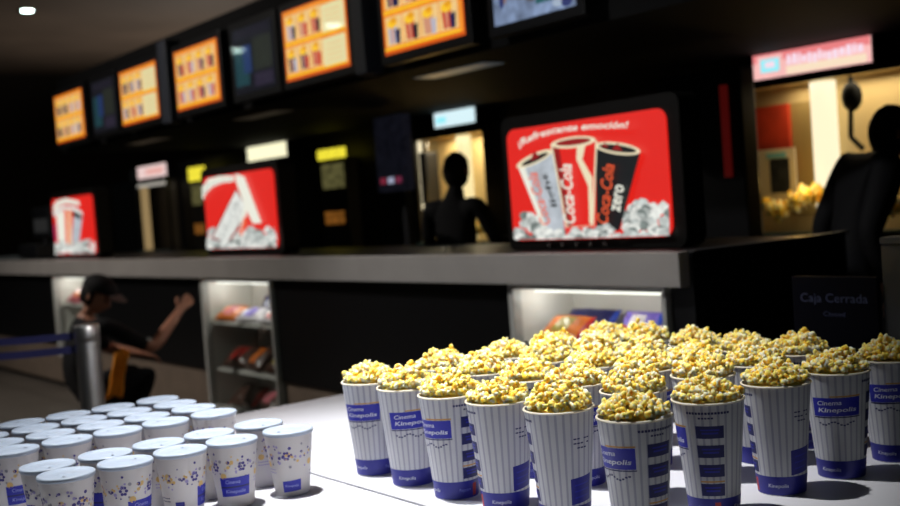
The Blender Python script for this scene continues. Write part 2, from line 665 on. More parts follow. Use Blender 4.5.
# middle sign
t = drink_sign(-7.43, -6.395, 1.220, 1.729, 'lit red sign with a white wedge, above the floor length candy case', -6.345)
cx = t.location.x
A = Art(4.6, 180, 150, cx, -7.43, -6.395, 1.220, 1.729)
A.ice(120, 450, lambda x: 345 + 60 * max(0, min(1, 1 - abs(x - 240) / 60)) + (0 if x > 200 else 10), lambda x: 476, 80, 27, 11)
arc = [(115, 212), (128, 175), (155, 150), (200, 136), (258, 134)]
A.poly([(105, 225), (110, 175), (140, 132), (195, 118), (258, 118), (258, 145), (205, 150), (160, 168), (128, 200), (118, 228)], e_white)
A.poly([(268, 178), (318, 254), (308, 316), (238, 426), (150, 408)], e_dred)
A.poly([(268, 186), (310, 256), (300, 312), (232, 418), (160, 402)], e_icew)
A.poly([(264, 100), (306, 122), (386, 334), (346, 338), (318, 280), (302, 385), (280, 398), (304, 250), (266, 140)], e_white)
A.poly([(306, 300), (318, 330), (296, 392), (284, 392)], e_orange)
A.word('Refrescante', [(118, 200), (140, 160), (200, 138), (250, 132)], 16, e_ice, .2, .01)
A.word('Coca-Cola', [(205, 395), (272, 235)], 26, e_ice, .2, .01)
A.ice(190, 300, lambda x: 400, lambda x: 468, 16, 20, 13)
A.ice(330, 450, lambda x: 352, lambda x: 468, 34, 24, 15)
A.b.build('picture', t)

# far sign
t = drink_sign(-10.785, -9.70, 1.212, 1.732, 'small looking lit red sign at the far end of the counter, above the cap', -9.65)
cx = t.location.x
A = Art(5.323, 0, 170, cx, -10.785, -9.70, 1.212, 1.732)
A.poly([(300, 240), (345, 210), (350, 400), (312, 400)], e_white)
A.poly([(395, 205), (440, 235), (420, 400), (380, 400)], e_silver)
A.poly([(342, 205), (388, 205), (384, 405), (352, 405)], e_orange)
A.poly([(362, 215), (372, 215), (380, 400), (366, 400)], e_cream)
A.poly([(388, 220), (440, 240), (432, 262), (388, 245)], e_black)
A.poly([(282, 200), (300, 165), (350, 150), (420, 165), (425, 190), (350, 178), (318, 190), (292, 222)], e_white)
A.poly([(282, 225), (330, 190), (400, 195), (440, 225), (440, 245), (395, 215), (335, 210), (290, 250)], e_icew)
A.poly([(282, 290), (302, 290), (308, 375), (290, 375)], mat('lit_magenta', (200, 40, 90), emit=.9))
A.ice(296, 512, lambda x: 375 - (30 if x > 450 else 0), lambda x: 466, 56, 22, 21)
A.word('Refrescante', [(290, 200), (330, 168), (415, 178)], 14, e_ice, .2, .01)
A.b.build('picture', t)

# ------------------------------------------------------------------ menu screens
m_or = mat('menu_orange', (236, 140, 34), emit=1.0, var=.12, scale=9)
m_dor = mat('menu_deep_orange', (216, 86, 18), emit=1.0, coat=.6)
m_cream = mat('menu_cream', (240, 200, 134), emit=1.0, var=.08, scale=12, coat=.7)
m_pale = mat('menu_pale', (232, 222, 168), emit=1.0, coat=.7)
m_yel = mat('menu_yellow', (250, 196, 40), emit=1.0)
m_dark = mat('menu_dark', (44, 28, 40), emit=.9)
m_navy = mat('menu_navy', (26, 26, 74), emit=.9)
m_redp = mat('menu_red', (206, 70, 46), emit=.9)
m_pink = mat('menu_pink', (214, 150, 120), emit=.9)
m_lil = mat('menu_lilac', (190, 186, 200), emit=.9)
bezel = mat('screen_bezel', (12, 12, 14), .4, coat=.2, spec=.3)
d_bg = mat('dim_screen', (22, 23, 32), .25, emit=.8, coat=.7)
d_teal = mat('dim_teal', (30, 68, 76), .25, emit=.8, coat=.7)
d_blue = mat('dim_blue', (36, 58, 108), emit=.8, coat=.7, rough=.25)
d_olive = mat('dim_olive', (42, 46, 40), emit=.8, coat=.7, rough=.25)
d_vio = mat('dim_violet', (46, 40, 58), emit=.8, coat=.7, rough=.25)
c_lb = mat('cool_pale_blue', (122, 140, 172), emit=.85, var=.5, scale=14)
c_lb2 = mat('cool_white_blue', (170, 186, 206), emit=.85)
c_nv = mat('cool_navy', (40, 52, 110), emit=.85)
c_sk = mat('cool_skin', (170, 130, 110), emit=.7)


def menu(x0, x1, z0, z1, kind, label, seed):
    t = thing('menu_screen', label, 'menu screen', ((x0 + x1) / 2, BY + .047, z0), 0, 'menu screens on the bulkhead')
    w, h = (x1 - x0) / 2, z1 - z0
    b = MB()
    b.box((-w - .05, -.045, -.05), (w + .05, .019, h + .05), bezel, .006)
    b.build('housing', t)
    b = MB()
    b.box((-.15, .0195, h / 2 - .06), (.15, .0725, h / 2 + .06), dark_metal)
    b.build('wall_mount', t)
    b = MB()
    rnd = random.Random(seed)
    L = [0]

    def R(u0, u1, v0, v1, m, up=1):
        L[0] += up
        y = -.047 - .0002 * L[0]
        b.add([(-w + 2 * w * u0, y, h * v0), (-w + 2 * w * u1, y, h * v0), (-w + 2 * w * u1, y, h * v1), (-w + 2 * w * u0, y, h * v1)], [(0, 1, 2, 3)], m)

    def PZ(pts, m):
        L[0] += 1
        y = -.047 - .0002 * L[0]
        b.add([(-w + 2 * w * u, y, h * v) for u, v in pts], [tuple(range(len(pts)))], m)

    def E(u, v, ru, rv, m):
        PZ([(u + ru * cos(k * pi / 6), v + rv * sin(k * pi / 6)) for k in range(12)], m)

    b.box((-w, -.0469, 0), (w, -.0455, h), {'lit': m_dor, 'dim': d_bg, 'cool': c_lb}[kind[0]])
    if kind[0] == 'lit':
        n = kind[1]
        R(.015, .985, .05, .985, m_or)
        for row in range(2):
            vb = .12 + .46 * (1 - row)
            if n == 3:
                R(.63, .97, vb - .06, vb + .33, m_pale)
                for q in range(4):
                    R(.68, .92, vb + .02 + q * .07, vb + .035 + q * .07, m_cream)
            span = .92 if n == 4 else .6
            for i in range(n):
                c = .04 + span * (i + .5) / n
                hw = span / n * .47
                R(c - hw, c + hw, vb - .02, vb + .34, m_cream)
                mm = rnd.choice((m_redp, m_dark, m_navy, m_pink, m_lil))
                m2 = rnd.choice((m_dark, m_navy, m_redp, m_lil))
                # popcorn tub and drink cup
                PZ([(c - hw * .6, vb), (c + hw * .2, vb), (c + hw * .34, vb + .22), (c - hw * .74, vb + .22)], mm)
                PZ([(c - hw * .3, vb), (c - hw * .1, vb), (c - hw * .06, vb + .22), (c - hw * .36, vb + .22)], m_pink)
                E(c - hw * .2, vb + .25, hw * .62, .06, m_yel)
                E(c + hw * .0, vb + .285, hw * .4, .04, mat('menu_amber', (232, 158, 24), emit=1.0))
                PZ([(c + hw * .2, vb - .01), (c + hw * .66, vb - .01), (c + hw * .76, vb + .17), (c + hw * .1, vb + .17)], m2)
                R(c + hw * .36, c + hw * .42, vb + .15, vb + .22, m_cream)
            R(.03, .97, vb - .075, vb - .045, m_yel)
    elif kind[0] == 'dim':
        R(.03, .38, .12, .7, d_teal)
        R(.25, .45, .3, .72, d_blue)
        R(.5, .95, .3, .8, d_olive)
        R(.5, .95, .06, .26, d_vio)
        for q in range(4):
            R(.05, .9, .84 + q * .035, .85 + q * .035, d_vio)
    else:
        for q in range(26):
            u, v = rnd.uniform(.06, .94), rnd.uniform(.06, .94)
            E(u, v, rnd.uniform(.03, .07), rnd.uniform(.04, .1), rnd.choice((c_lb2, c_nv, c_lb2, c_sk, c_nv, mat('cool_grey', (96, 98, 108), emit=.8))))
        R(.62, .78, .3, .95, c_lb2)
        R(.55, .85, .12, .2, mat('cool_teal', (30, 96, 100), emit=.8))
        R(.84, .93, .1, .3, mat('cool_red', (120, 34, 34), emit=.8))
    b.build('display', t)
    return t


Z0, Z1 = 2.246, 2.676
menu(-10.60, -9.86, Z0, Z1, ('lit', 4), 'lit orange menu screen at the far end of the bulkhead, eight pictured items', 1)
menu(-9.605, -9.09, Z0, Z1, ('dim',), 'dim bluish screen between the two farthest orange menus', 2)
menu(-8.95, -8.205, Z0, Z1, ('lit', 3), 'lit orange menu screen with cream price block, beside the dim far screen', 3)
menu(-7.855, -7.135, Z0, Z1, ('lit', 4), 'lit orange menu screen between the upright and the dark glinting screen', 4)
menu(-6.90, -6.34, Z0, Z1, ('dim',), 'dark screen with a bright lamp glint, between two orange menus', 5)
menu(-6.20, -5.46, Z0, Z1, ('lit', 3), 'lit orange menu screen with a white glare spot and pale price block', 6)
menu(-5.10, -4.39, Z0, Z1, ('lit', 4), 'lit orange menu screen cut by the top of the photo', 7)
menu(-4.16, -3.60, Z0, Z1, ('cool',), 'bluish white screen beside the orange menu cut by the photo top', 8)

# ------------------------------------------------------------------ lobby downlights
lampm = mat('downlight_lens', (225, 255, 246), emit=30)


def downlight(x, y, label, r=.11):
    t = thing('ceiling_downlight', label, 'downlight', (x, y, 4.5), 0, 'round ceiling downlights')
    b = MB()
    b.lathe([(r * .8, -.004), (r, -.02), (r * 1.25, -.012), (r * 1.3, 0)], steel, 32)
    b.build('ring', t)
    b = MB()
    b.lathe([(.001, -.012), (r * .8, -.008)], lampm, 32)
    b.build('lens', t)
    return t


downlight(-15.84, 4.97, 'bright round downlight in the ceiling at the top corner', .10)
downlight(-18.73, -2.57, 'round downlight mirrored in the dark menu screen', .17)
downlight(-15.98, -2.97, 'round downlight mirrored in the orange menu with the pale block', .17)


def spot(name, p, target, energy, size, blend, soft, color=(1, 1, 1)):
    li = bpy.data.lights.new(name, 'SPOT')
    li.energy = energy
    li.spot_size = RAD(size)
    li.spot_blend = blend
    li.shadow_soft_size = soft
    li.color = color
    o = bpy.data.objects.new(name, li)
    COL.objects.link(o)
    o.location = p
    o.rotation_euler = (Vector(target) - Vector(p)).to_track_quat('-Z', 'Y').to_euler()
    return o


# ------------------------------------------------------------------ back stations behind the counter
warm_lin = mat('warm_lining', (205, 180, 128), .6)
tan_lin = mat('tan_panel', (150, 126, 74), .6)
lampw = mat('warm_tube', (255, 240, 200), emit=1.1)
amber = mat('amber_glow', (250, 170, 40), emit=.9)


def light_sign(x0, x1, z0, z1, face, label, extras=None, cut=None):
    t = thing('light_sign', label, 'lit sign', ((x0 + x1) / 2, 5.6, z0), 0, 'lit header signs on the back wall')
    w, h = (x1 - x0) / 2, z1 - z0
    b = MB()
    b.box((-w - .02, .01, -.02), (w + .02, .13, h + .005), matt_black, .004)
    b.build('casing', t)
    b = MB()
    b.box((-w, 0, 0), (w, .0098, h), face)
    if extras:
        for k, (u0, u1, v0, v1, m) in enumerate(extras):
            y = -.0006 * (k + 1)
            b.add([(-w + 2 * w * u0, y, h * v0), (-w + 2 * w * u1, y, h * v0), (-w + 2 * w * u1, y, h * v1), (-w + 2 * w * u0, y, h * v1)], [(0, 1, 2, 3)], m)
    b.build('lit_face', t)
    return t


p_top = mat('sign_rose', (236, 130, 132), emit=1.0)
p_base = mat('sign_pink', (250, 190, 186), emit=1.0, var=.06, scale=8)
p_let = mat('sign_white_pink', (250, 222, 236), emit=1.0)
p_cream = mat('sign_cream', (250, 226, 196), emit=1.0)
p_cyan = mat('sign_cyan', (150, 240, 250), emit=1.0)
rnd = random.Random(5)
ex = [(0, 1, .66, 1, p_top), (.04, .27, .08, .92, p_base), (.3, .97, .05, .36, p_cream), (.07, .24, .24, .78, p_cyan), (.11, .2, .42, .66, p_let)]
u = .31
while u < .93:
    wd = rnd.uniform(.02, .045)
    ex.append((u, u + wd, .4 + rnd.uniform(-.06, .04), .72 + rnd.uniform(-.04, .12), p_let))
    u += wd + .012
light_sign(-4.285, -3.505, 2.02, 2.165, p_base, 'lit pink header sign with a cyan mark, above the popcorn warmer', ex)
light_sign(-7.52, -6.99, 2.05, 2.212, mat('sign_ice_white', (214, 240, 246), emit=1.05), 'lit ice white header sign above the silhouetted person in the middle', [(.05, .3, .2, .5, p_cyan)])
light_sign(-10.9, -10.06, 2.022, 2.17, mat('sign_warm_white', (252, 248, 208), emit=1.1), 'lit warm white header sign above the middle drink sign')
light_sign(-13.98, -13.08, 2.02, 2.175, mat('sign_blush', (240, 210, 206), emit=.95), 'lit blush header sign farthest along the back wall', [(.3, .9, .3, .7, mat('sign_salmon', (236, 170, 160), emit=.95))])


def mini_unit(x0, x1, zs0, zs1, label):
    """slim vending unit with a small yellow lit topper"""
    t = thing('snack_dispenser', label, 'dispenser', ((x0 + x1) / 2, 5.6, 0), 0, 'slim snack dispensers at the back wall')
    w = (x1 - x0) / 2
    b = MB()
    b.box((-w, 0, 0), (w, .13, zs0), mat('dispenser_body', (18, 15, 12), .5), .005)
    b.build('body', t)
    b = MB()
    b.box((-w, -.02, zs0), (w, .01, zs1), mat('topper_yellow', (244, 226, 60), emit=1.0, var=.15, scale=10), .005)
    b.build('lit_topper', t)
    b = MB()
    b.box((-w * .8, -.012, zs0 - .28), (w * .8, -.001, zs0 - .05), mat('dispenser_window', (96, 92, 56), .3, emit=.7, var=.6, scale=18))
    b.build('lit_window', t)
    b = MB()
    b.box((-w * .8, -.012, zs0 - .62), (w * .6, -.001, zs0 - .5), mat('dispenser_amber', (120, 74, 26), .3, emit=.8, var=.6, scale=20))
    b.build('lit_hatch', t)
    return t


mini_unit(-9.42, -8.94, 1.925, 2.02, 'slim dispenser with yellow lit topper, standing apart beside the warm white sign')
mini_unit(-12.4, -11.99, 1.90, 2.06, 'slim dispenser with yellow lit topper, partly behind the middle drink sign')


def warmer(x0, x1, bx0, bx1, label, energy=5, lining=None):
    """shallow glass-fronted popcorn warmer against the back wall; bx = extent of the inner lining"""
    t = thing('popcorn_warmer', label, 'popcorn warmer', ((x0 + x1) / 2, 5.40, 0), 0, 'popcorn warmers along the back wall')
    w = (x1 - x0) / 2
    o = t.location.x
    lining = lining or warm_lin
    a, c = bx0 - o, bx1 - o
    b = MB()
    b.box((a, 0, 0), (c, .33, 1.10), black, .01)
    b.build('base_cabinet', t)
    b = MB()
    b.box((a, .30, 1.10), (c - .45, .33, 1.985), lining)
    b.box((a, .02, 1.965), (c - .45, .30, 1.985), lining)
    b.build('lining', t)
    b = MB()
    b.box((a, -.01, 1.10), (-w, .02, 1.985), black)
    b.box((w, -.01, 1.10), (c, .02, 1.985), black)
    b.box((-w, -.01, 1.95), (w, .02, 1.985), black)
    b.build('frame', t)
    b = MB()
    b.box((-w, -.06, 1.10), (w, .0, 1.115), mat('teal_ledge', (70, 98, 100), .3, metal=.5), .004)
    b.build('ledge', t)
    li = bpy.data.lights.new('warmer_light', 'AREA')
    li.shape = 'RECTANGLE'
    li.size, li.size_y = w * 1.6, .2
    li.energy = energy
    li.color = (1, .84, .55)
    lo = bpy.data.objects.new('warmer_light', li)
    COL.objects.link(lo)
    lo.parent = t
    lo.location = (0, .15, 1.94)
    if energy > 1:
        li = bpy.data.lights.new('heat_lamp', 'POINT')
        li.shadow_soft_size = .04
        li.energy = energy * .45
        li.color = (1, .6, .16)
        lo = bpy.data.objects.new('heat_lamp', li)
        COL.objects.link(lo)
        lo.parent = t
        lo.location = (-w * .35, -.02, 1.42)
    return t, w


# popcorn kernels -----------------------------------------------------------
def kern_mat():
    m = bpy.data.materials.new('popped_corn')
    m.use_nodes = True
    nt = m.node_tree
    b = nt.nodes['Principled BSDF']
    a = nt.nodes.new('ShaderNodeAttribute')
    a.attribute_name = 'Col'
    nt.links.new(a.outputs['Color'], b.inputs['Base Color'])
    b.inputs['Roughness'].default_value = .6
    b.inputs['Specular IOR Level'].default_value = .25
    b.inputs['Subsurface Weight'].default_value = .6
    b.inputs['Subsurface Radius'].default_value = (.012, .010, .005)
    b.inputs['Subsurface Scale'].default_value = 1.0
    return m


popm = kern_mat()
CREAM, BUTTER, GOLD, HULL = [rgb(c) for c in ((255, 249, 212), (255, 230, 126), (255, 196, 56), (230, 146, 40))]


def kernel(seed):
    rnd = random.Random(seed)
    lobes = []
    for i in range(rnd.randint(5, 7)):
        d = Vector((rnd.gauss(0, 1), rnd.gauss(0, 1), rnd.gauss(0, 1))).normalized()
        lobes.append((d * rnd.uniform(.42, .7), rnd.uniform(.28, .48), rnd.choices((CREAM, BUTTER, GOLD), (5, 4, 1.2))[0]))
    lobes.append((Vector((0, 0, 0)), .42, GOLD))
    hull = Vector((rnd.gauss(0, 1), rnd.gauss(0, 1), rnd.gauss(0, 1))).normalized()
    bm = bmesh.new()
    bmesh.ops.create_icosphere(bm, subdivisions=3 if False else 2, radius=1)
    vs, cs = [], []
    for v in bm.verts:
        d = v.co.normalized()
        best, col = .3, GOLD
        for c, r, k in lobes:
            bq = d.dot(c)
            disc = bq * bq - c.length_squared + r * r
            if disc > 0:
                q = bq + math.sqrt(disc)
                if q > best:
                    best, col = q, k
        best *= 1 + .14 * noise.noise(d * 7 + Vector((seed, 0, 0)))
        if d.dot(hull) > .95:
            col = HULL
        vs.append(d * best)
        cs.append(col)
    bm.verts.index_update()
    fs = [tuple(v.index for v in f.verts) for f in bm.faces]
    bm.free()
    return vs, fs, cs


KERN = [kernel(i) for i in range(14)]


def heap_mesh(name, rad, peak, n, seed, ksz=.0135, rect=None, rim=0.0):
    rnd = random.Random(seed)
    V, F, C = [], [], []

    def top(x, y):
        if rect:
            return peak * (.6 + .5 * noise.noise(Vector((x * 4, y * 4, seed))))
        r = math.hypot(x, y) / rad
        lump = .014 * noise.noise(Vector((x * 22, y * 22, seed * 3.1)))
        return peak * max(0, 1 - r ** 2.2) + lump * (1 - r * .5)
    # filling body under the loose kernels
    o = 0
    N = 24
    if not rect:
        for j in range(6):
            r = rad * .86 * j / 5
            for i in range(N):
                x, y = r * cos(2 * pi * i / N), r * sin(2 * pi * i / N)
                V.append((x, y, top(x, y) - .0135))
                C.append(BUTTER)
        for j in range(5):
            for i in range(N):
                k = (i + 1) % N
                F.append((j * N + i, j * N + k, (j + 1) * N + k, (j + 1) * N + i))
    ring = 0 if rect else 30
    for q in range(n + ring):
        if rect:
            x, y = rnd.uniform(-rect[0], rect[0]), rnd.uniform(-rect[1], rect[1])
        else:
            a = q * 2.39996 + rnd.uniform(-.3, .3)
            rr = math.sqrt((q + .5) / n) * rad * .95
            x, y = rr * cos(a), rr * sin(a)
        if q >= n:
            rr = rad - .0135
            x, y = rr * cos(q * 2 * pi / ring), rr * sin(q * 2 * pi / ring)
        z = top(x, y) + rnd.uniform(-.008, .007)
        if rnd.random() < .12:
            z += .009
        if not rect and rr > rad - .019:
            z = max(z, .0125) if q < n else .0085
        vs, fs, cs = rnd.choice(KERN)
        s = ksz * rnd.uniform(.8, 1.2) * (.85 if q >= n else 1)
        R = Matrix.Rotation(rnd.uniform(0, 6.3), 3, Vector((rnd.gauss(0, 1), rnd.gauss(0, 1), rnd.gauss(0, 1))).normalized())
        o = len(V)
        tint = rnd.uniform(.9, 1.04)
        p = Vector((x, y, z))
        V += [tuple(p + R @ v * s) for v in vs]
        C += [tuple(min(1, c * tint) for c in k[:3]) + (1,) for k in cs]
        F += [tuple(o + i for i in f) for f in fs]
    me = bpy.data.meshes.new(name)
    me.from_pydata(V, [], F)
    at_ = me.color_attributes.new('Col', 'FLOAT_COLOR', 'POINT')
    at_.data.foreach_set('color', [x for c in C for x in c])
    me.polygons.foreach_set('use_smooth', [True] * len(me.polygons))
    me.materials.append(popm)
    me.update()
    return me


YF, YB_ = 5.40, 5.69
t, w = warmer(at(752, 150, Y=YF).x, -3.2, -4.55, -2.7, 'glowing popcorn warmer beneath the pink header sign', 3)
tx = t.location.x


def wx(px, py, dy):
    return at(px, py, Y=YF + dy).x - tx


b = MB()
x_ = (wx(808, 90, .2) + wx(838, 90, .2)) / 2
b.tube((x_, .2, 1.12), (x_, .2, 1.955), .072, lampw, n=20)
b.build('light_column', t)
b = MB()
b.box((wx(757, 118, .26), .24, 1.42), (wx(790, 118, .26), .27, 1.86), mat('red_panel', (196, 60, 34), .5, var=.2, scale=8))
b.build('red_panel', t)
b = MB()
x0_, x1_ = wx(757, 160, .2), wx(796, 160, .2)
b.box((x0_, .19, 1.30), (x1_, .2, 1.60), mat('notice_white', (222, 212, 190), .5))
b.box((x0_ + .10, .187, 1.34), (x1_ - .04, .1895, 1.54), mat('notice_dark', (48, 52, 58), .4, var=.5, scale=30))
b.box((x0_ + .08, .187, 1.545), (x1_ - .06, .1895, 1.575), mat('notice_cyan', (130, 200, 214), .4))
b.build('notice', t)
b = MB()
b.box((wx(788, 130, .28), .275, 1.2), (wx(812, 130, .28) + .05, .285, 1.86), tan_lin)
b.build('tan_panel', t)
b = MB()
sx = wx(852, 100, .1)
b.tube((sx, .1, 1.95), (sx - .02, .1, 1.62), .014, matt_black, n=10)
b.tube((sx - .02, .1, 1.62), (sx + .05, .1, 1.55), .014, matt_black, n=10)
b.ball((sx, .1, 1.84), .06, matt_black, 2, (1, .8, 1.4))
b.build('scoop', t)
me = heap_mesh('warmer_popcorn', .2, .12, 420, 77, .021, (.46, .028))
o = bpy.data.objects.new('popcorn', me)
COL.objects.link(o)
o.location = (-3.69, 5.47, 1.135)
o.scale = (1, 1, 2.3)
tag(o, 'loose popcorn lying in the glowing warmer beneath the pink sign', 'popcorn', 'popcorn lying in the warmers', 'stuff')

t, w = warmer(at(416, 150, Y=YF).x, at(484, 150, Y=YF).x, -8.1, -6.4, 'lit popcorn warmer behind the silhouetted person in the middle', 7)
tx = t.location.x
b = MB()
x_ = wx(419, 150, .2)
b.tube((x_, .2, 1.12), (x_, .2, 1.96), .025, lampw, n=16)
b.build('light_column', t)
b = MB()
x_ = wx(464, 150, .21)
b.tube((x_, .21, 1.12), (x_, .21, 1.96), .06, mat('warm_post', (255, 232, 170), emit=1.0), n=16)
b.build('light_column', t)
b = MB()
x_ = wx(427, 150, .12)
b.box((x_ - .05, .06, 1.42), (x_ + .05, .2, 1.86), dark_metal, .02)
b.tube((x_, .12, 1.86), (x_, .12, 1.96), .015, steel)
b.build('kettle', t)
o = bpy.data.objects.new('popcorn', me)
COL.objects.link(o)
o.location = (-7.1, 5.465, 1.135)
o.scale = (.72, 1, 1.6)
tag(o, 'loose popcorn lying in the warmer behind the person in the middle', 'popcorn', 'popcorn lying in the warmers', 'stuff')
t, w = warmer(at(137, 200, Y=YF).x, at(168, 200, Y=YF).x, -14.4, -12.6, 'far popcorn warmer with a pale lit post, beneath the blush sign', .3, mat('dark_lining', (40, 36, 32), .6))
tx = t.location.x
b = MB()
x_ = wx(145, 200, .1)
b.tube((x_, .1, 1.12), (x_, .1, 1.90), .05, mat('dim_tube', (190, 160, 110), emit=.55), n=12)
b.box((wx(140, 200, .08), .06, 1.905), (wx(166, 200, .08), .12, 1.94), mat('dim_white_tube', (214, 208, 196), emit=.6))
b.build('light_column', t)

# cash register / dark units behind the counter
redp = mat('dark_red_panel', (96, 16, 14), .4, emit=.35)
t = thing('drink_dispenser', 'tall dark drink dispenser with a red edge, beside the glowing warmer', 'dispenser', (at(744, 150, Y=4.75).x - .28, 4.75, 0))
b = MB()
b.box((-.3, 0, 0), (.28, .12, 2.02), black, .01)
b.build('body', t)
b = MB()
b.box((.16, -.02, 1.45), (.2, -.001, 1.93), redp)  # faint glow added to the red strip so it shows
b.build('red_strip', t)
b = MB()
b.box((-.09, -.02, 1.36), (-.08, -.001, 1.62), mat('edge_glint', (120, 110, 90), .2, metal=1))  # bright glint line modelled as a thin metal strip
b.build('glint_line', t)

t = thing('back_register', 'dark till screen with a row of small lights, beside the person in the middle', 'till', (at(389, 150, Y=4.72).x, 4.6, 0))
b = MB()
b.box((-.35, 0, 0), (.35, .5, 1.1), black, .01)
b.build('base_cabinet', t)
b = MB()
b.box((-.03, .22, 1.1), (.03, .28, 1.62), dark_metal)
b.build('stand', t)
b = MB()
b.box((-.19, .12, 1.54), (.19, .2, 2.10), mat('till_face', (30, 31, 42), .5, emit=.3, var=.4, scale=20), .01)
b.build('screen', t)
b = MB()
for k, c in enumerate(((130, 40, 60), (170, 176, 200), (120, 44, 70))):
    b.box((-.13 + k * .10, .11, 1.60), (-.065 + k * .10, .119, 1.645), mat(f'till_lamp_{k}', c, emit=.8))
b.build('indicator', t)

t = thing('cash_register', 'cash register with a grey screen at the far counter end', 'cash register', (-12.0, 3.75, 1.174))
b = MB()
b.box((-.3, -.2, 0), (.3, .25, .14), dark_metal, .01)
b.build('base', t)
b = MB()
b.tube((0, 0, .14), (0, 0, .3), .03, dark_metal)
b.build('stand', t)
b = MB()
b.box((-.28, -.04, .2), (.28, .02, .52), dark_metal, .01)
b.box((-.22, -.044, .26), (.22, -.0405, .4), mat('register_glow', (46, 46, 46), .4, emit=.6))
b.build('screen', t)

# ------------------------------------------------------------------ tables
TZ = .72


def table(name, x0, x1, y0, y1, label):
    t = thing(name, label, 'table', ((x0 + x1) / 2, (y0 + y1) / 2, 0), 0, 'white tables pushed together')
    w, d = (x1 - x0) / 2, (y1 - y0) / 2
    b = MB()
    b.box((-w, -d, TZ - .035), (w, d, TZ), white_lam, .003)
    b.build('tabletop', t)
    b = MB()
    b.box((-w + .08, -d + .06, TZ - .09), (w - .08, -d + .08, TZ - .036), steel)
    b.box((-w + .08, d - .08, TZ - .09), (w - .08, d - .06, TZ - .036), steel)
    b.box((-w + .06, -d + .06, TZ - .09), (-w + .08, d - .06, TZ - .036), steel)
    b.box((w - .08, -d + .06, TZ - .09), (w - .06, d - .06, TZ - .036), steel)
    b.build('apron', t)
    for sx in (-1, 1):
        for sy in (-1, 1):
            b = MB()
            b.tube((sx * (w - .07), sy * (d - .07), 0), (sx * (w - .07), sy * (d - .07), TZ - .036), .02, steel)
            b.build('leg', t)
    return t


table('serving_table', -3.71, -1.0, 1.492, 2.68, 'white table carrying the popcorn buckets')
table('serving_table', -3.71, -1.0, .42, 1.480, 'white table carrying the lidded paper cups')

# ------------------------------------------------------------------ popcorn buckets
BH, RB, RT = .246, .0525, .0755
stripe = mat('stripe_grey_blue', (160, 162, 177), .55)
gold_line = mat('gold_print', (206, 150, 70), .5)
inkn = mat('ink_navy', (18, 24, 92), .5)
white_ink = mat('white_ink', (214, 218, 236), .5)
redink = mat('red_ink', (170, 40, 40), .5)


def Rz(z, h, rb, rt):
    return rb + (rt - rb) * z / h


def cpt(a, z, off, dim):
    r = Rz(z, *dim) + off
    return (r * sin(a), -r * cos(a), z)


def patch(b, a0, a1, z0, z1, m, off, dim, skew=0):
    n = max(2, int(abs(a1 - a0) / 7))
    vs = []
    for i in range(n + 1):
        a = RAD(a0 + (a1 - a0) * i / n)
        dz = skew * (i / n - .5)
        vs += [cpt(a, z0 + dz, off, dim), cpt(a, z1 + dz, off, dim)]
    b.add(vs, [(2 * i, 2 * i + 2, 2 * i + 3, 2 * i + 1) for i in range(n)], m, True)


def ctext(b, s, ac, zc, wdeg, h, m, off, dim, shear=0, bold=.0, skew=0):
    r = Rz(zc, *dim)
    w = RAD(wdeg) * r
    vs, fs = txt_fit(s, w, h, shear, bold)
    b.add([cpt(RAD(ac) + x / r, zc + y + skew * x / w, off, dim) for x, y in vs], fs, m)


dimB = (BH, RB, RT)
root = thing('popcorn_bucket', 'x', 'popcorn bucket')
b = MB()
N = 84
vs, fw, fs_ = [], [], []
for z in (0, BH):
    vs += [cpt(2 * pi * i / N, z, 0, dimB) for i in range(N)]
for i in range(N):
    k = (i + 1) % N
    (fs_ if i % 3 == 0 else fw).append((i, k, N + k, N + i))
b.add(vs, fw, paper, True)
b.add(vs, fs_, stripe, True)
b.lathe([(RT - .0015, BH), (RB - .001, .006), (.0005, .006)], paper, 54)
o1, o2, o3 = .0004, .0008, .0012
patch(b, 0, 360, .002, .044, navy, o1, dimB)
for a in (-20, 160):
    ctext(b, 'Kinepolis', a, .022, 46, .011, white_ink, o2, dimB, .1)
ctext(b, 'Popcorn', 70, .022, 30, .010, mat('dull_white_ink', (110, 118, 190), .5), o2, dimB)
patch(b, 92, 104, .006, .036, redink, o2, dimB)
# flag logo at 0 degrees
patch(b, -46, 46, .150, .193, cobalt, o1, dimB, .003)
ctext(b, 'Cinema', -12, .181, 46, .0105, white_ink, o2, dimB, .15, .01, .003)
ctext(b, 'Kinepolis', 2, .1635, 74, .0135, white_ink, o2, dimB, .15, .02, .003)
patch(b, -10, 47, .195, .198, gold_line, o1, dimB, .002)
patch(b, -46, 47, .146, .1485, inkn, o1, dimB, .003)
for i in range(12):
    a = -36 + i * 6.1
    patch(b, a, a + 4.6, .131 - .004 * sin(i), .1345 - .004 * sin(i), inkn, o1, dimB)
# column of four price panels at 90 degrees
for i in range(4):
    z1 = BH * (1 - (.185 + i * .168))
    patch(b, 66, 114, z1 - BH * .108, z1, inkn, o1, dimB)
    patch(b, 74, 106, z1 - BH * .04, z1 - BH * .028, cobalt, o2, dimB)
    patch(b, 76, 104, z1 - BH * .07, z1 - BH * .055, cobalt, o2, dimB)
    if i == 3:
        patch(b, 66, 114, z1 + .003, z1 + .006, gold_line, o1, dimB)
for i in range(14):
    a = 52 + i * 5.2
    patch(b, a, a + 3.9, BH * .915, BH * .935, inkn, o1, dimB)
for i in range(5):
    a = 72 + i * 5.2
    patch(b, a, a + 3.9, BH * .875, BH * .89, inkn, o1, dimB)
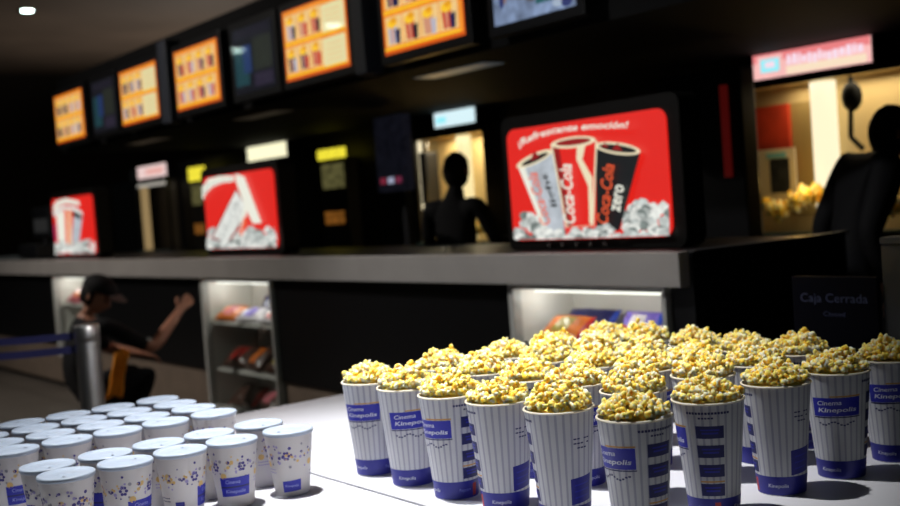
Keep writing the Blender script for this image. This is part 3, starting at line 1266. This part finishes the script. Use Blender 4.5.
# square panel at 215 degrees
patch(b, 190, 240, BH * .2, BH * .43, navy, o1, dimB, .006)
for i in range(3):
    patch(b, 198, 232, BH * (.25 + .055 * i), BH * (.262 + .055 * i), cobalt, o2, dimB, .004)
for i in range(3):
    for k in range(5):
        if (i * 5 + k) % 4:
            patch(b, 198 + k * 7, 203.5 + k * 7, BH * (.68 + .04 * i), BH * (.692 + .04 * i), inkn, o1, dimB)
b.build('paper_wall', root)
b = MB()
pr = [(RT + .0025 * cos(a * pi / 5), BH + .0025 * sin(a * pi / 5)) for a in range(11)]
b.lathe(pr, mat('cream_rim', (214, 206, 188), .5), 54)
b.build('rolled_rim', root)
b = MB()
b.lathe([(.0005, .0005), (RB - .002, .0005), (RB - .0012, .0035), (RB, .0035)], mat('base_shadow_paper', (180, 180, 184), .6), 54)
b.build('base', root)

HEAPS = [heap_mesh(f'popcorn_heap_{i}', RT - .003, .034 + .004 * (i % 3), 215, 40 + i, .0106) for i in range(6)]

T = .7
rim = [at(x, y, z=TZ + BH) for x, y in ()]
front = {0: (370.5, 384.6), 1: (407, 391), 2: (450, 398.8), 3: (499, 405.5), 4: (559, 414), 5: (634.5, 423)}
side = {1: (708, 405), 2: (776, 388), 3: (836, 375.5), 4: (890, 363)}
POS = {}
for i, p in front.items():
    q = at(*p, z=TZ + BH)
    d = Vector((q.x, q.y)).normalized()
    POS[(i, 0)] = Vector((q.x, q.y)) + d * RT
for j, p in side.items():
    q = at(*p, z=TZ + BH)
    d = Vector((q.x, q.y)).normalized()
    POS[(5, j)] = Vector((q.x, q.y)) + d * RT
rj = random.Random(3)
for j in range(1, 5):
    for i in range(5):
        x = POS[(i, 0)].x + rj.uniform(-.008, .008)
        y = POS[(5, j)].y + rj.uniform(-.008, .008)
        POS[(i, j)] = Vector((x, y))
ROTL = {(0, 0): -30, (1, 0): 3, (2, 0): -48, (3, 0): -170, (4, 0): -176, (5, 0): -48, (5, 1): -90, (5, 2): -168, (5, 3): -4, (5, 4): 0}
ORD = ['first', 'second', 'third', 'fourth', 'fifth', 'sixth']
ROWN = ['row along the table joint', 'second row from the table joint', 'middle row of the block', 'fourth row from the table joint', 'row along the serving counter']
LOOK = {0: 'showing its blue flag logo', 1: 'logo turned sideways', }
first = True
for j in range(5):
    for i in range(6):
        p = POS[(i, j)]
        o = root if first else copy_tree(root)
        first = False
        o.location = (p.x, p.y, TZ)
        o.rotation_euler = (0, 0, math.atan2(-p.x, p.y) + RAD(ROTL.get((i, j), rj.uniform(-180, 180))))
        if i == 5:
            where = ['corner, at the joint, facing the photo edge', 'second', 'third', 'fourth', 'fifth'][j]
        lab = f'striped paper popcorn bucket, {ORD[i]} from the cup end, {ROWN[j]}'
        tag(o, lab, 'popcorn bucket', 'filled popcorn buckets on the table')
        h = bpy.data.objects.new('popcorn', HEAPS[(i * 2 + j * 3) % 6])
        COL.objects.link(h)
        h.location = (p.x, p.y, TZ + BH + .0005)
        h.rotation_euler = (0, 0, rj.uniform(0, 6.28))
        s = rj.uniform(.97, 1.03)
        h.scale = (1, 1, rj.uniform(.95, 1.1))
        tag(h, f'yellow popcorn heaped in the {ORD[i]} bucket from the cup end, {ROWN[j]}', 'popcorn', 'popcorn heaped in the buckets', 'stuff')

# ------------------------------------------------------------------ lidded cups
CH, CRB, CRT = .158, .043, .0615
dimC = (CH, CRB, CRT)
cup = thing('paper_cup', 'x', 'paper cup')
cupp = mat('cup_paper', (200, 196, 196), .5, sss=.1)
b = MB()
b.lathe([(CRB - .003, .0005), (CRB, .0015), (CRT, CH)], cupp, 64)
b.lathe([(CRB - .002, .004), (.0005, .004)], cupp, 64)
lilac, pur, och, sky = mat('dot_lilac', (150, 140, 190), .5), mat('dot_purple', (62, 52, 130), .5), mat('dot_ochre', (214, 178, 110), .5), mat('dot_grey', (140, 138, 150), .5)
rc = random.Random(12)


def flower(b, a, z, r, m, n=8):
    R_ = Rz(z, *dimC)
    b.add([cpt(RAD(a) + r * cos(k * 2 * pi / n) / R_, z + r * sin(k * 2 * pi / n), .0006, dimC) for k in range(n)], [tuple(range(n))], m)


for k in range(105):
    a = rc.uniform(0, 360)
    z = CH * rc.triangular(.42, .9, .68)
    flower(b, a, z, rc.uniform(.0018, .0046), rc.choices((pur, och, lilac, sky), (4, 3, 3, 2))[0])
for a0 in (20, 130, 245, 310):
    for k in range(6):
        ang = k * pi / 3
        flower(b, a0 + 7 * cos(ang), CH * .66 + .0085 * sin(ang), .0038, pur if a0 != 245 else och)
for a0 in (70, 200, 330):
    flower(b, a0, CH * .52, .008, och, 10)
patch(b, -42, 42, CH * .2, CH * .50, cobalt, .0006, dimC, .002)
patch(b, -42, 42, CH * .335, CH * .36, inkn, .0010, dimC, .002)
ctext(b, 'Kinepolis', 0, CH * .27, 56, .011, mat('pale_blue_ink', (150, 158, 225), .5), .0012, dimC, .15)
ctext(b, 'Cinema', -6, CH * .43, 40, .009, mat('pale_blue_ink', (150, 158, 225), .5), .0012, dimC, .15)
patch(b, 112, 168, CH * .08, CH * .26, cobalt, .0006, dimC, .004)
ctext(b, 'Kinepolis', 140, CH * .17, 42, .008, mat('pale_blue_ink', (150, 158, 225), .5), .0010, dimC, .15)
for q in range(2):
    for k in range(6):
        patch(b, 205 + k * 6, 209.5 + k * 6, CH * (.3 + q * .05), CH * (.315 + q * .05), inkn, .0006, dimC)
        patch(b, 60 + k * 6, 64.5 + k * 6, CH * (.38 + q * .05), CH * (.395 + q * .05), lilac, .0006, dimC)
patch(b, 255, 280, CH * .05, CH * .3, navy, .0006, dimC)
b.build('paper_wall', cup)
b = MB()
LR = CRT + .0022
lidm = mat('cup_lid', (162, 173, 190), .35, sss=.1)
b.lathe([(LR - .002, CH - .006), (LR, CH - .004), (LR, CH + .001), (LR - .001, CH + .004), (LR - .005, CH + .0045), (LR - .008, CH + .002), (LR - .012, CH + .001), (.02, CH + .0016), (.018, CH + .003), (.0005, CH + .003)], lidm, 48)
b.lathe([(.004, CH + .0032), (.004, CH + .004), (.0005, CH + .004)], lidm, 16, (.03, 0, 0))
b.build('lid', cup)
CX = [-3.625, -3.812, -4.205, -4.395, -4.583, -4.772]
CY = [1.915, 1.712, 1.520, 1.325, 1.130]
fix = {(0, 0): -140, (0, 1): 0, (0, 2): 80, (0, 3): 40, (0, 4): -100, (2, 4): 14, (1, 0): -70, (1, 1): 160}
CROW = ['row along the table joint', 'second row from the table joint', 'middle row', 'fourth row from the table joint', 'row farthest from the popcorn table'.replace('farthest', 'most distant')]
first = True
for j in range(5):
    for i in range(6):
        o = cup if first else copy_tree(cup)
        first = False
        x, y = CX[i] * T + rj.uniform(-.002, .002), CY[j] * T + rj.uniform(-.001, .001)
        if (i, j) == (0, 0):
            x, y = -3.607 * T, 1.925 * T
        o.location = (x, y, TZ)
        o.rotation_euler = (0, 0, math.atan2(-x, y) + RAD(fix.get((i, j), rj.uniform(-180, 180))))
        tag(o, f'white lidded paper cup, {ORD[i]} from the popcorn end, {CROW[j]}', 'paper cup', 'lidded paper cups on the table')

# ------------------------------------------------------------------ stanchion with belts
t = thing('queue_post', 'polished steel queue post with two navy belts, beside the crouching person', 'queue barrier', (-4.99, 1.70, 0))
b = MB()
b.lathe([(.0005, 0), (.17, 0), (.17, .012), (.15, .022), (.065, .035), (.055, .036)], steel, 48)
b.build('base', t)
b = MB()
poststeel = mat('satin_steel', (225, 225, 228), .4, metal=1)
b.lathe([(.054, .036), (.054, .925)], poststeel, 40)
b.build('post', t)
b = MB()
b.lathe([(.054, .925), (.056, .927), (.056, .995), (.053, 1.0), (.0005, 1.0)], poststeel, 40)
b.build('belt_head', t)
navb = mat('navy_belt', (30, 32, 88), .55)
q0 = at(-60, 346, z=.9)
for z in (.955, .895):
    b = MB()
    pa = Vector((0, 0, z)) + Vector((-.034, -.046, 0))
    pb = at(-70, 343 if z > .93 else 358, X=-5.25) - Vector((-4.99, 1.70, 0))
    n = 12
    vs = []
    for i in range(n + 1):
        p = pa.lerp(pb, i / n) - Vector((0, 0, .012 * sin(pi * i / n)))
        vs += [p - Vector((0, 0, .016)), p + Vector((0, 0, .016)), p + Vector((-.004, 0, .016)), p + Vector((-.004, 0, -.016))]
    fs = []
    for i in range(n):
        for k in range(4):
            fs.append((4 * i + k, 4 * i + (k + 1) % 4, 4 * i + 4 + (k + 1) % 4, 4 * i + 4 + k))
    b.add(vs, fs, navb)
    b.build('belt', t)

t2 = thing('queue_post', 'polished steel queue post at the other end of the two navy belts', 'queue barrier', (pb.x - 4.99, pb.y + 1.70 - .056, 0))
for ch in t.children:
    if not ch.name.startswith('belt') or ch.name.startswith('belt_head'):
        c = ch.copy()
        COL.objects.link(c)
        c.parent = t2

# ------------------------------------------------------------------ closed-till sign and grey partition
t = thing('closed_till_sign', 'navy closed till sign reading Caja Cerrada, behind the popcorn', 'sign', (-2.05, 3.0, 0))
b = MB()
b.box((-.15, 0, .80), (.15, .02, 1.11), mat('sign_navy', (5, 5, 20), .6, spec=.1), .004)
b.build('panel', t)
for nm_, s, w_, h_, z in (('heading_lettering', 'Caja Cerrada', .235, .036, 1.04), ('small_lettering', 'Closed', .075, .014, .995)):
    b = MB()
    vs, fs = txt_fit(s, w_, h_, 0, .0)
    b.add([(x, -.002, z + y) for x, y in vs], fs, mat('sign_grey_ink', (72, 80, 120), .6))
    b.build(nm_, t)
b = MB()
b.tube((0, .03, .02), (0, .03, 1.0), .015, dark_metal)
b.build('post', t)
b = MB()
b.lathe([(.0005, 0), (.14, 0), (.14, .015), (.02, .022)], dark_metal, 32, (0, .03, 0))
b.build('base', t)
t = thing('grey_partition', 'plain dark grey low partition at the photo edge behind the popcorn', 'partition', (-1.55, 3.02, 0))
b = MB()
b.box((-.345, 0, .06), (.6, .06, 1.205), mat('grey_board', (74, 74, 78), .5, var=.08, scale=5), .004)
b.build('board', t)
b = MB()
b.box((-.345, -.005, 1.206), (.6, .065, 1.226), mat('grey_cap', (80, 80, 84), .4), .004)
b.build('cap_rail', t)
b = MB()
b.box((-.3, .01, 0), (.55, .05, .06), matt_black)
b.build('plinth', t)


# ------------------------------------------------------------------ people
def skin_body(name, nodes, edges, rootn, assign, mats, sub=2):
    """one continuous surface grown round a skeleton; assign(edge) gives the material slot of each region"""
    names = list(nodes)
    me = bpy.data.meshes.new(name)
    bm = bmesh.new()
    sk = bm.verts.layers.skin.verify()
    vv = {}
    for n in names:
        v = bm.verts.new(nodes[n][0])
        r = nodes[n][1]
        v[sk].radius = (r, r) if not isinstance(r, tuple) else r
        v[sk].use_root = (n == rootn)
        vv[n] = v
    for a, c in edges:
        bm.edges.new((vv[a], vv[c]))
    bm.to_mesh(me)
    bm.free()
    o = bpy.data.objects.new(name, me)
    COL.objects.link(o)
    md = o.modifiers.new('s', 'SKIN')
    md.use_smooth_shade = True
    md.branch_smoothing = .6
    ms = o.modifiers.new('d', 'SUBSURF')
    ms.levels = ms.render_levels = sub
    dg = bpy.context.evaluated_depsgraph_get()
    em = bpy.data.meshes.new_from_object(o.evaluated_get(dg))
    o.modifiers.clear()
    bpy.data.objects.remove(o)
    vs = [tuple(v.co) for v in em.vertices]
    fs = [tuple(p.vertices) for p in em.polygons]
    cen = [p.center.copy() for p in em.polygons]
    bpy.data.meshes.remove(em)
    b = MB()
    by = {}
    for f, c in zip(fs, cen):
        best, bs = 1e9, None
        for a, e in edges:
            p, q = Vector(nodes[a][0]), Vector(nodes[e][0])
            d = q - p
            tt = max(0, min(1, (c - p).dot(d) / max(1e-9, d.length_squared)))
            ra = nodes[a][1] if not isinstance(nodes[a][1], tuple) else max(nodes[a][1])
            re = nodes[e][1] if not isinstance(nodes[e][1], tuple) else max(nodes[e][1])
            dist = (c - p - d * tt).length / (ra + (re - ra) * tt)
            if dist < best:
                best, bs = dist, (a, e, tt)
        by.setdefault(assign(*bs), []).append(f)
    k0 = len(b.v)
    b.v = list(vs)
    for key, ff in by.items():
        mi = b.mi(mats[key])
        for f in ff:
            b.f.append(f)
            b.m.append(mi)
            b.sm.append(True)
    return b


def head(b, c, R, skinm, eyem, lipm, sc=1.0):
    """head with jaw, nose, eye sockets, mouth and ears; R = 3x3, local -Y is the facing direction"""
    c = Vector(c)
    bm = bmesh.new()
    bmesh.ops.create_uvsphere(bm, u_segments=32, v_segments=24, radius=1)
    for v in bm.verts:
        x, y, z = v.co
        f = max(0, -y)
        X, Y, Zc = x * .076, y * .094, z * .118
        if z < 0:
            X *= 1 - .32 * (-z) ** 1.3
            Y *= 1 - .12 * (-z)
            Y -= .012 * f * (-z)
        d = math.exp(-((x / .16) ** 2)) * math.exp(-((z + .18) / .16) ** 2) * f
        Y -= .022 * d
        for ex in (-.38, .38):
            e = math.exp(-(((x - ex) / .2) ** 2 + ((z - .05) / .13) ** 2)) * (1 if y < 0 else 0)
            Y += .009 * e
        mo = math.exp(-((x / .3) ** 2 + ((z + .5) / .05) ** 2)) * (1 if y < 0 else 0)
        Y += .004 * mo
        v.co = (X, Y, Zc)
    for v in bm.verts:
        v.co = c + R @ (v.co * sc)
    b.bm(bm, skinm, True)
    bm.free()
    for s in (-1, 1):
        bm = bmesh.new()
        bmesh.ops.create_icosphere(bm, subdivisions=2, radius=1)
        for v in bm.verts:
            v.co = c + R @ (Vector((s * .079 + v.co.x * .010, .012 + v.co.y * .018, -.005 + v.co.z * .032)) * sc)
        b.bm(bm, skinm, True)
        bm.free()
        bm = bmesh.new()
        bmesh.ops.create_icosphere(bm, subdivisions=2, radius=.0115 * sc)
        for v in bm.verts:
            v.co = v.co + c + R @ (Vector((s * .029, -.078, .006)) * sc)
        b.bm(bm, eyem, True)
        bm.free()
    vs = []
    for k in range(12):
        a = 2 * pi * k / 12
        vs.append(c + R @ (Vector((.023 * cos(a), -.0885 + .004 * abs(cos(a)), -.058 + .006 * sin(a))) * sc))
    b.add(vs, [tuple(range(12))], lipm)


def hair(c, R, m, name, parent, long=.0, sc=1.0):
    c = Vector(c)
    b = MB()
    bm = bmesh.new()
    bmesh.ops.create_uvsphere(bm, u_segments=28, v_segments=20, radius=1)
    kill = []
    for v in bm.verts:
        x, y, z = v.co
        if (y < -.25 and z < .45) or z < -.55 - long:
            kill.append(v)
        k = 1 + .05 * noise.noise(Vector((x * 4, y * 4, z * 4)))
        v.co = Vector((x * .088 * k, y * .106 * k + .004, z * .13 * k + .004))
    bmesh.ops.delete(bm, geom=kill, context='VERTS')
    r_ = bmesh.ops.extrude_face_region(bm, geom=bm.faces[:])
    for v in [g for g in r_['geom'] if isinstance(g, bmesh.types.BMVert)]:
        v.co *= .93
    bmesh.ops.recalc_face_normals(bm, faces=bm.faces[:])
    for v in bm.verts:
        v.co = c + R @ (v.co * sc)
    b.bm(bm, m, True)
    bm.free()
    o = b.build(name)
    if parent:
        o.parent = parent
    return o


def hand_nodes(nodes, edges, wrist, wpos, direction, up, tag_, curl=.35, scale=1.0):
    """palm and five fingers from a wrist; direction = where fingers point, up = back of the hand"""
    d = Vector(direction).normalized()
    u = Vector(up)
    u = (u - d * u.dot(d)).normalized()
    s = d.cross(u).normalized()
    w = Vector(wpos)
    palm = tag_ + 'palm'
    nodes[palm] = (w + d * .05 * scale, (.030 * scale, .018 * scale))
    edges.append((wrist, palm))
    for k, (off, L) in enumerate(((-.029, .066), (-.010, .078), (.010, .074), (.028, .058))):
        p = w + d * .085 * scale + s * off * scale
        prev = tag_ + f'k{k}'
        nodes[prev] = (p, .0105 * scale)
        edges.append((palm, prev))
        dd = d.copy()
        for q in range(3):
            dd = (dd - u * curl * (.5 + .4 * q)).normalized()
            p = p + dd * L * scale / 3 * (1.15 - .12 * q)
            nm = tag_ + f'f{k}{q}'
            nodes[nm] = (p, (.0095 - .0012 * q) * scale)
            edges.append((prev, nm))
            prev = nm
    p = w + d * .03 * scale + s * -.03 * scale
    nm = tag_ + 't0'
    nodes[nm] = (p, .012 * scale)
    edges.append((palm, nm))
    p2 = p + (d * .6 - s * .8).normalized() * .035 * scale
    nodes[tag_ + 't1'] = (p2, .0105 * scale)
    edges.append((nm, tag_ + 't1'))
    p3 = p2 + (d * .9 - s * .3 - u * .2).normalized() * .03 * scale
    nodes[tag_ + 't2'] = (p3, .009 * scale)
    edges.append((tag_ + 't1', tag_ + 't2'))


skinm = mat('skin', (166, 112, 88), .55, sss=.1)
eyem = mat('eye', (40, 34, 30), .3)
lipm = mat('lips', (140, 78, 70), .5)
shirt = mat('black_shirt', (16, 16, 19), .8, spec=.2)
trous = mat('black_trousers', (14, 15, 20), .85, spec=.2)
shoe = mat('black_shoe', (12, 12, 12), .5)
hairm = mat('dark_hair', (14, 11, 9), .7, spec=.2)

PELV = 'pelvis'


def person(label, joints, facing, headc, headR, sleeve, hands, name='person', hairlong=.0, withhair=True):
    nd = dict(joints)
    ed = [('pelvis', 'waist'), ('waist', 'chest'), ('chest', 'neck'), ('neck', 'skull'),
          ('chest', 'shoulder_r'), ('shoulder_r', 'elbow_r'), ('elbow_r', 'wrist_r'),
          ('chest', 'shoulder_l'), ('shoulder_l', 'elbow_l'), ('elbow_l', 'wrist_l'),
          ('pelvis', 'hip_r'), ('hip_r', 'knee_r'), ('knee_r', 'ankle_r'), ('ankle_r', 'toe_r'),
          ('pelvis', 'hip_l'), ('hip_l', 'knee_l'), ('knee_l', 'ankle_l'), ('ankle_l', 'toe_l')]
    for side, (dr, up) in hands.items():
        hand_nodes(nd, ed, 'wrist_' + side, nd['wrist_' + side][0], dr, up, 'h' + side)

    def asg(a, e, t):
        if a.startswith('h') and a[1:2] in 'rl' and not a.startswith('hip') or e[:2] in ('hr', 'hl'):
            return 'skin'
        if a == 'neck':
            return 'skin' if sleeve == 'short' else 'shirt'
        if a == 'chest' and e == 'neck' and t > .75:
            return 'skin' if sleeve == 'short' else 'shirt'
        if a.startswith('elbow'):
            return 'skin' if sleeve == 'short' or t > .9 else 'shirt'
        if a.startswith('shoulder'):
            return 'skin' if (sleeve == 'short' and t > .85) else 'shirt'
        if a.startswith('ankle'):
            return 'shoe'
        if a in ('pelvis',) and e == 'waist':
            return 'trous' if t < .5 else 'shirt'
        if a.startswith('hip') or a == 'pelvis' or a.startswith('knee'):
            return 'trous'
        return 'shirt'
    b = skin_body(name, nd, ed, 'pelvis', asg, {'skin': skinm, 'shirt': shirt, 'trous': trous, 'shoe': shoe})
    head(b, headc, headR, skinm, eyem, lipm)
    o = b.build(name)
    mz = min(v[2] for v in b.v)
    tag(o, label, 'person')
    return o, mz


def face_to(d, pitch=0, roll=0):
    d = Vector(d).normalized()
    a = math.atan2(d.x, -d.y)
    return (Matrix.Rotation(a, 3, 'Z') @ Matrix.Rotation(pitch, 3, 'X') @ Matrix.Rotation(roll, 3, 'Y'))


# crouching person facing the counter
V = Vector
J = {
    'pelvis': (V((-7.15, 2.32, .40)), .135), 'waist': (V((-7.15, 2.33, .56)), .125), 'chest': (V((-7.14, 2.41, .77)), .135),
    'neck': (V((-7.12, 2.455, .91)), .052), 'skull': (V((-7.105, 2.49, .985)), .055),
    'shoulder_r': (V((-6.96, 2.49, .84)), .062), 'elbow_r': (V((-6.92, 2.775, .655)), .046), 'wrist_r': (V((-7.06, 3.03, .855)), .031),
    'shoulder_l': (V((-7.32, 2.47, .84)), .062), 'elbow_l': (V((-7.40, 2.66, .64)), .046), 'wrist_l': (V((-7.24, 2.80, .60)), .031),
    'hip_r': (V((-7.05, 2.40, .38)), .105), 'knee_r': (V((-7.02, 2.80, .50)), .066), 'ankle_r': (V((-7.03, 2.55, .105)), .048), 'toe_r': (V((-7.02, 2.74, .045)), .038),
    'hip_l': (V((-7.25, 2.40, .38)), .105), 'knee_l': (V((-7.28, 2.80, .50)), .066), 'ankle_l': (V((-7.27, 2.55, .105)), .048), 'toe_l': (V((-7.29, 2.74, .045)), .038),
}
hc = V((-7.09, 2.50, 1.02))
hR = face_to((.7, .7, 0), .5)
p1, mz = person('person in black with a black cap, crouching and reaching up to the counter front', J, None, hc, hR, 'short',
                {'r': ((-.12, .62, .55), (.9, .0, .3)), 'l': ((.3, .6, -.2), (-.2, .3, 1))})
p1.location.z -= mz
hair(hc, hR, hairm, 'hair', p1)
b = MB()
capm = mat('black_cap', (15, 15, 18), .8, spec=.2)
bm = bmesh.new()
bmesh.ops.create_uvsphere(bm, u_segments=28, v_segments=16, radius=1)
bmesh.ops.delete(bm, geom=[v for v in bm.verts if v.co.z < .0], context='VERTS')
for v in bm.verts:
    v.co = hc + hR @ Vector((v.co.x * .097, v.co.y * .115, .048 + v.co.z * .095))
b.bm(bm, capm, True)
bm.free()
b.build('cap_crown', p1)
b = MB()
top_, bot_ = [], []
for k in range(13):
    a = pi * k / 12
    for rr in (1.0, 1.75):
        top_.append(hc + hR @ Vector((.09 * cos(a), -.10 - (rr - 1) * .11 * sin(a) - .01, .055 - (rr - 1) * .012)))
b.add(top_, [(2 * i, 2 * i + 1, 2 * i + 3, 2 * i + 2) for i in range(12)], mat('cap_peak_edge', (74, 66, 66), .6), True)
b.add([v - V((0, 0, .004)) for v in top_], [(2 * i + 2, 2 * i + 3, 2 * i + 1, 2 * i) for i in range(12)], capm, True)
b.build('cap_peak', p1)
b = MB()
b.ball((-6.90, 2.745, .715), .016, mat('badge_white', (216, 216, 214), .4), 2, (.35, 1, 1))
b.build('sleeve_badge', p1)
for ch in p1.children:
    pass

# orange cloth hanging at the hip
b = MB()
orc = mat('orange_cloth', (255, 150, 24), .8, var=.15, scale=40)
n, k = 14, 9
vs = []
for j in range(n + 1):
    f = j / n
    for i in range(k + 1):
        u = i / k - .5
        wd = .105 + .02 * (f > .75) * (f - .75) * 4 - .01 * sin(pi * f)
        vs.append((-6.905 + .014 * cos(u * 17 + f * 2) + .008 * sin(f * 9), 2.57 - .075 * f + u * wd - .03 * max(0, f - .7), .655 - .29 * f + .01 * cos(u * 8)))
K = k + 1
fs = [(j * K + i, j * K + i + 1, (j + 1) * K + i + 1, (j + 1) * K + i) for j in range(n) for i in range(k)]
o_ = len(vs)
vs2 = vs + [(x - .012, y, z) for x, y, z in vs]
fs2 = fs + [tuple(o_ + q for q in f[::-1]) for f in fs]
edge = [i for i in range(K)] + [(j * K + k) for j in range(1, n + 1)] + [n * K + i for i in range(k - 1, -1, -1)] + [j * K for j in range(n - 1, 0, -1)]
for q in range(len(edge)):
    a, c = edge[q], edge[(q + 1) % len(edge)]
    fs2.append((c, a, o_ + a, o_ + c))
b.add(vs2, fs2, orc, True)
tag(b.build('cleaning_cloth'), 'orange cloth hanging at the side of the crouching person', 'cloth')


def standing(x, y, face, label, hz, lean=0, arms='down', name='person', hunch=0.0):
    """standing figure, hz = top of head"""
    f = V((face[0], face[1], 0)).normalized()
    s = V((f.y, -f.x, 0))          # the person's right
    g = V((x, y, 0))

    def q(a, c, z):
        return g + f * a + s * c + V((0, 0, z * hz / 1.75))
    J = {
        'pelvis': (q(0, 0, .95), .135), 'waist': (q(.01 + lean * .2, 0, 1.12), .125), 'chest': (q(.02 + lean * .6, 0, 1.32 + hunch * .7), .142 + hunch * .6),
        'neck': (q(.03 + lean, 0, 1.49), .056 + hunch * .5), 'skull': (q(.05 + lean, 0, 1.58), .056),
        'shoulder_r': (q(.0 + lean * .8, .19, 1.42 + hunch), .068 + hunch * .3), 'shoulder_l': (q(.0 + lean * .8, -.19, 1.42 + hunch), .068 + hunch * .3),
        'hip_r': (q(0, .09, .90), .10), 'knee_r': (q(.03, .10, .50), .064), 'ankle_r': (q(-.02, .11, .085), .045), 'toe_r': (q(.15, .12, .042), .036),
        'hip_l': (q(0, -.09, .90), .10), 'knee_l': (q(.03, -.10, .50), .064), 'ankle_l': (q(-.02, -.11, .085), .045), 'toe_l': (q(.15, -.12, .042), .036),
    }
    if arms == 'work':
        J['elbow_r'] = (q(.08 + lean, .27, 1.16), .047)
        J['wrist_r'] = (q(.34 + lean, .20, 1.15), .031)
        J['elbow_l'] = (q(.08 + lean, -.27, 1.16), .047)
        J['wrist_l'] = (q(.34 + lean, -.20, 1.15), .031)
        H = {'r': (f, V((0, 0, 1))), 'l': (f, V((0, 0, 1)))}
    else:
        J['elbow_r'] = (q(-.0, .24, 1.14), .052)
        J['wrist_r'] = (q(.08, .23, .90), .031)
        J['elbow_l'] = (q(-.0, -.24, 1.14), .052)
        J['wrist_l'] = (q(.08, -.23, .90), .031)
        H = {'r': (f * .2 - V((0, 0, 1)), s), 'l': (f * .2 - V((0, 0, 1)), -s)}
    hc = q(.07 + lean, 0, 1.635 - hunch * 1.3)
    hR = face_to(f, .1)
    o, mz = person(label, J, None, hc, hR, 'long', H, name)
    o.location.z -= mz
    hair(hc, hR, hairm, 'hair', o, .3)
    return o


standing(at(453, 200, Y=4.5).x, 4.5, (-.35, 1), 'person in dark clothes seen as a silhouette before the middle warmer', 1.76, 0, 'work')
standing(at(842, 225, Y=4.62).x, 4.62, (.5, .86), 'person in dark clothes seen from behind before the glowing warmer', 1.80, .2, 'down', hunch=.05)

# ------------------------------------------------------------------ lights
w = bpy.data.worlds.new('World')
SC.world = w
w.use_nodes = True
w.node_tree.nodes['Background'].inputs[0].default_value = (.9, .95, 1, 1)
w.node_tree.nodes['Background'].inputs[1].default_value = .0025

downlight(-2.75, 1.22, 'downlight above the lidded cups', .12)
spot('table_downlight', (-2.75, 1.22, 4.44), (-2.45, 1.68, TZ), 1280, 41, 1.0, .05, (1, .99, .96))
downlight(-4.6, -.3, 'downlight to the side of the lidded cups', .12)
spot('side_downlight', (-4.6, -.3, 4.44), (-2.85, 1.4, TZ), 640, 28, 1.0, .1, (.95, .97, 1))
downlight(-4.4, .5, 'downlight above the open lobby floor', .12)
spot('lobby_downlight', (-4.4, .5, 4.44), (-3.9, 3.2, 1.0), 420, 52, .8, .1, (1, .97, .94))
spot('lobby_downlight', (-8.8, -.2, 4.44), (-8.8, 3.2, .7), 560, 100, .8, .1, (1, .92, .84))
spot('lobby_downlight', (-15.84, 4.97, 4.44), (-15.84, 4.97, 0), 150, 120, .8, .1, (.9, 1, .97))
downlight(2.0, 2.6, 'unseen fixture added for the spot on the queue post', .12)
spot('post_fill_spot', (2.0, 2.6, 4.44), (-4.99, 1.7, .72), 900, 8.5, .6, .08, (1, .97, .92))  # added narrow spot, no known source, puts a highlight on the queue post
spot('ceiling_fill_spot', (-17, 8.5, .6), (-17, 7.5, 4.5), 420, 120, .9, .3, (1, .88, .76))  # added unseen spot behind the kiosk that brightens the ceiling

SC.view_settings.view_transform = 'Standard'
SC.view_settings.look = 'None'
SC.view_settings.gamma = 1
SC.view_settings.exposure = 0
SC.view_settings.use_curve_mapping = False
SC.cycles.use_denoising = True
SC.cycles.max_bounces = 8
SC.cycles.sample_clamp_indirect = 3
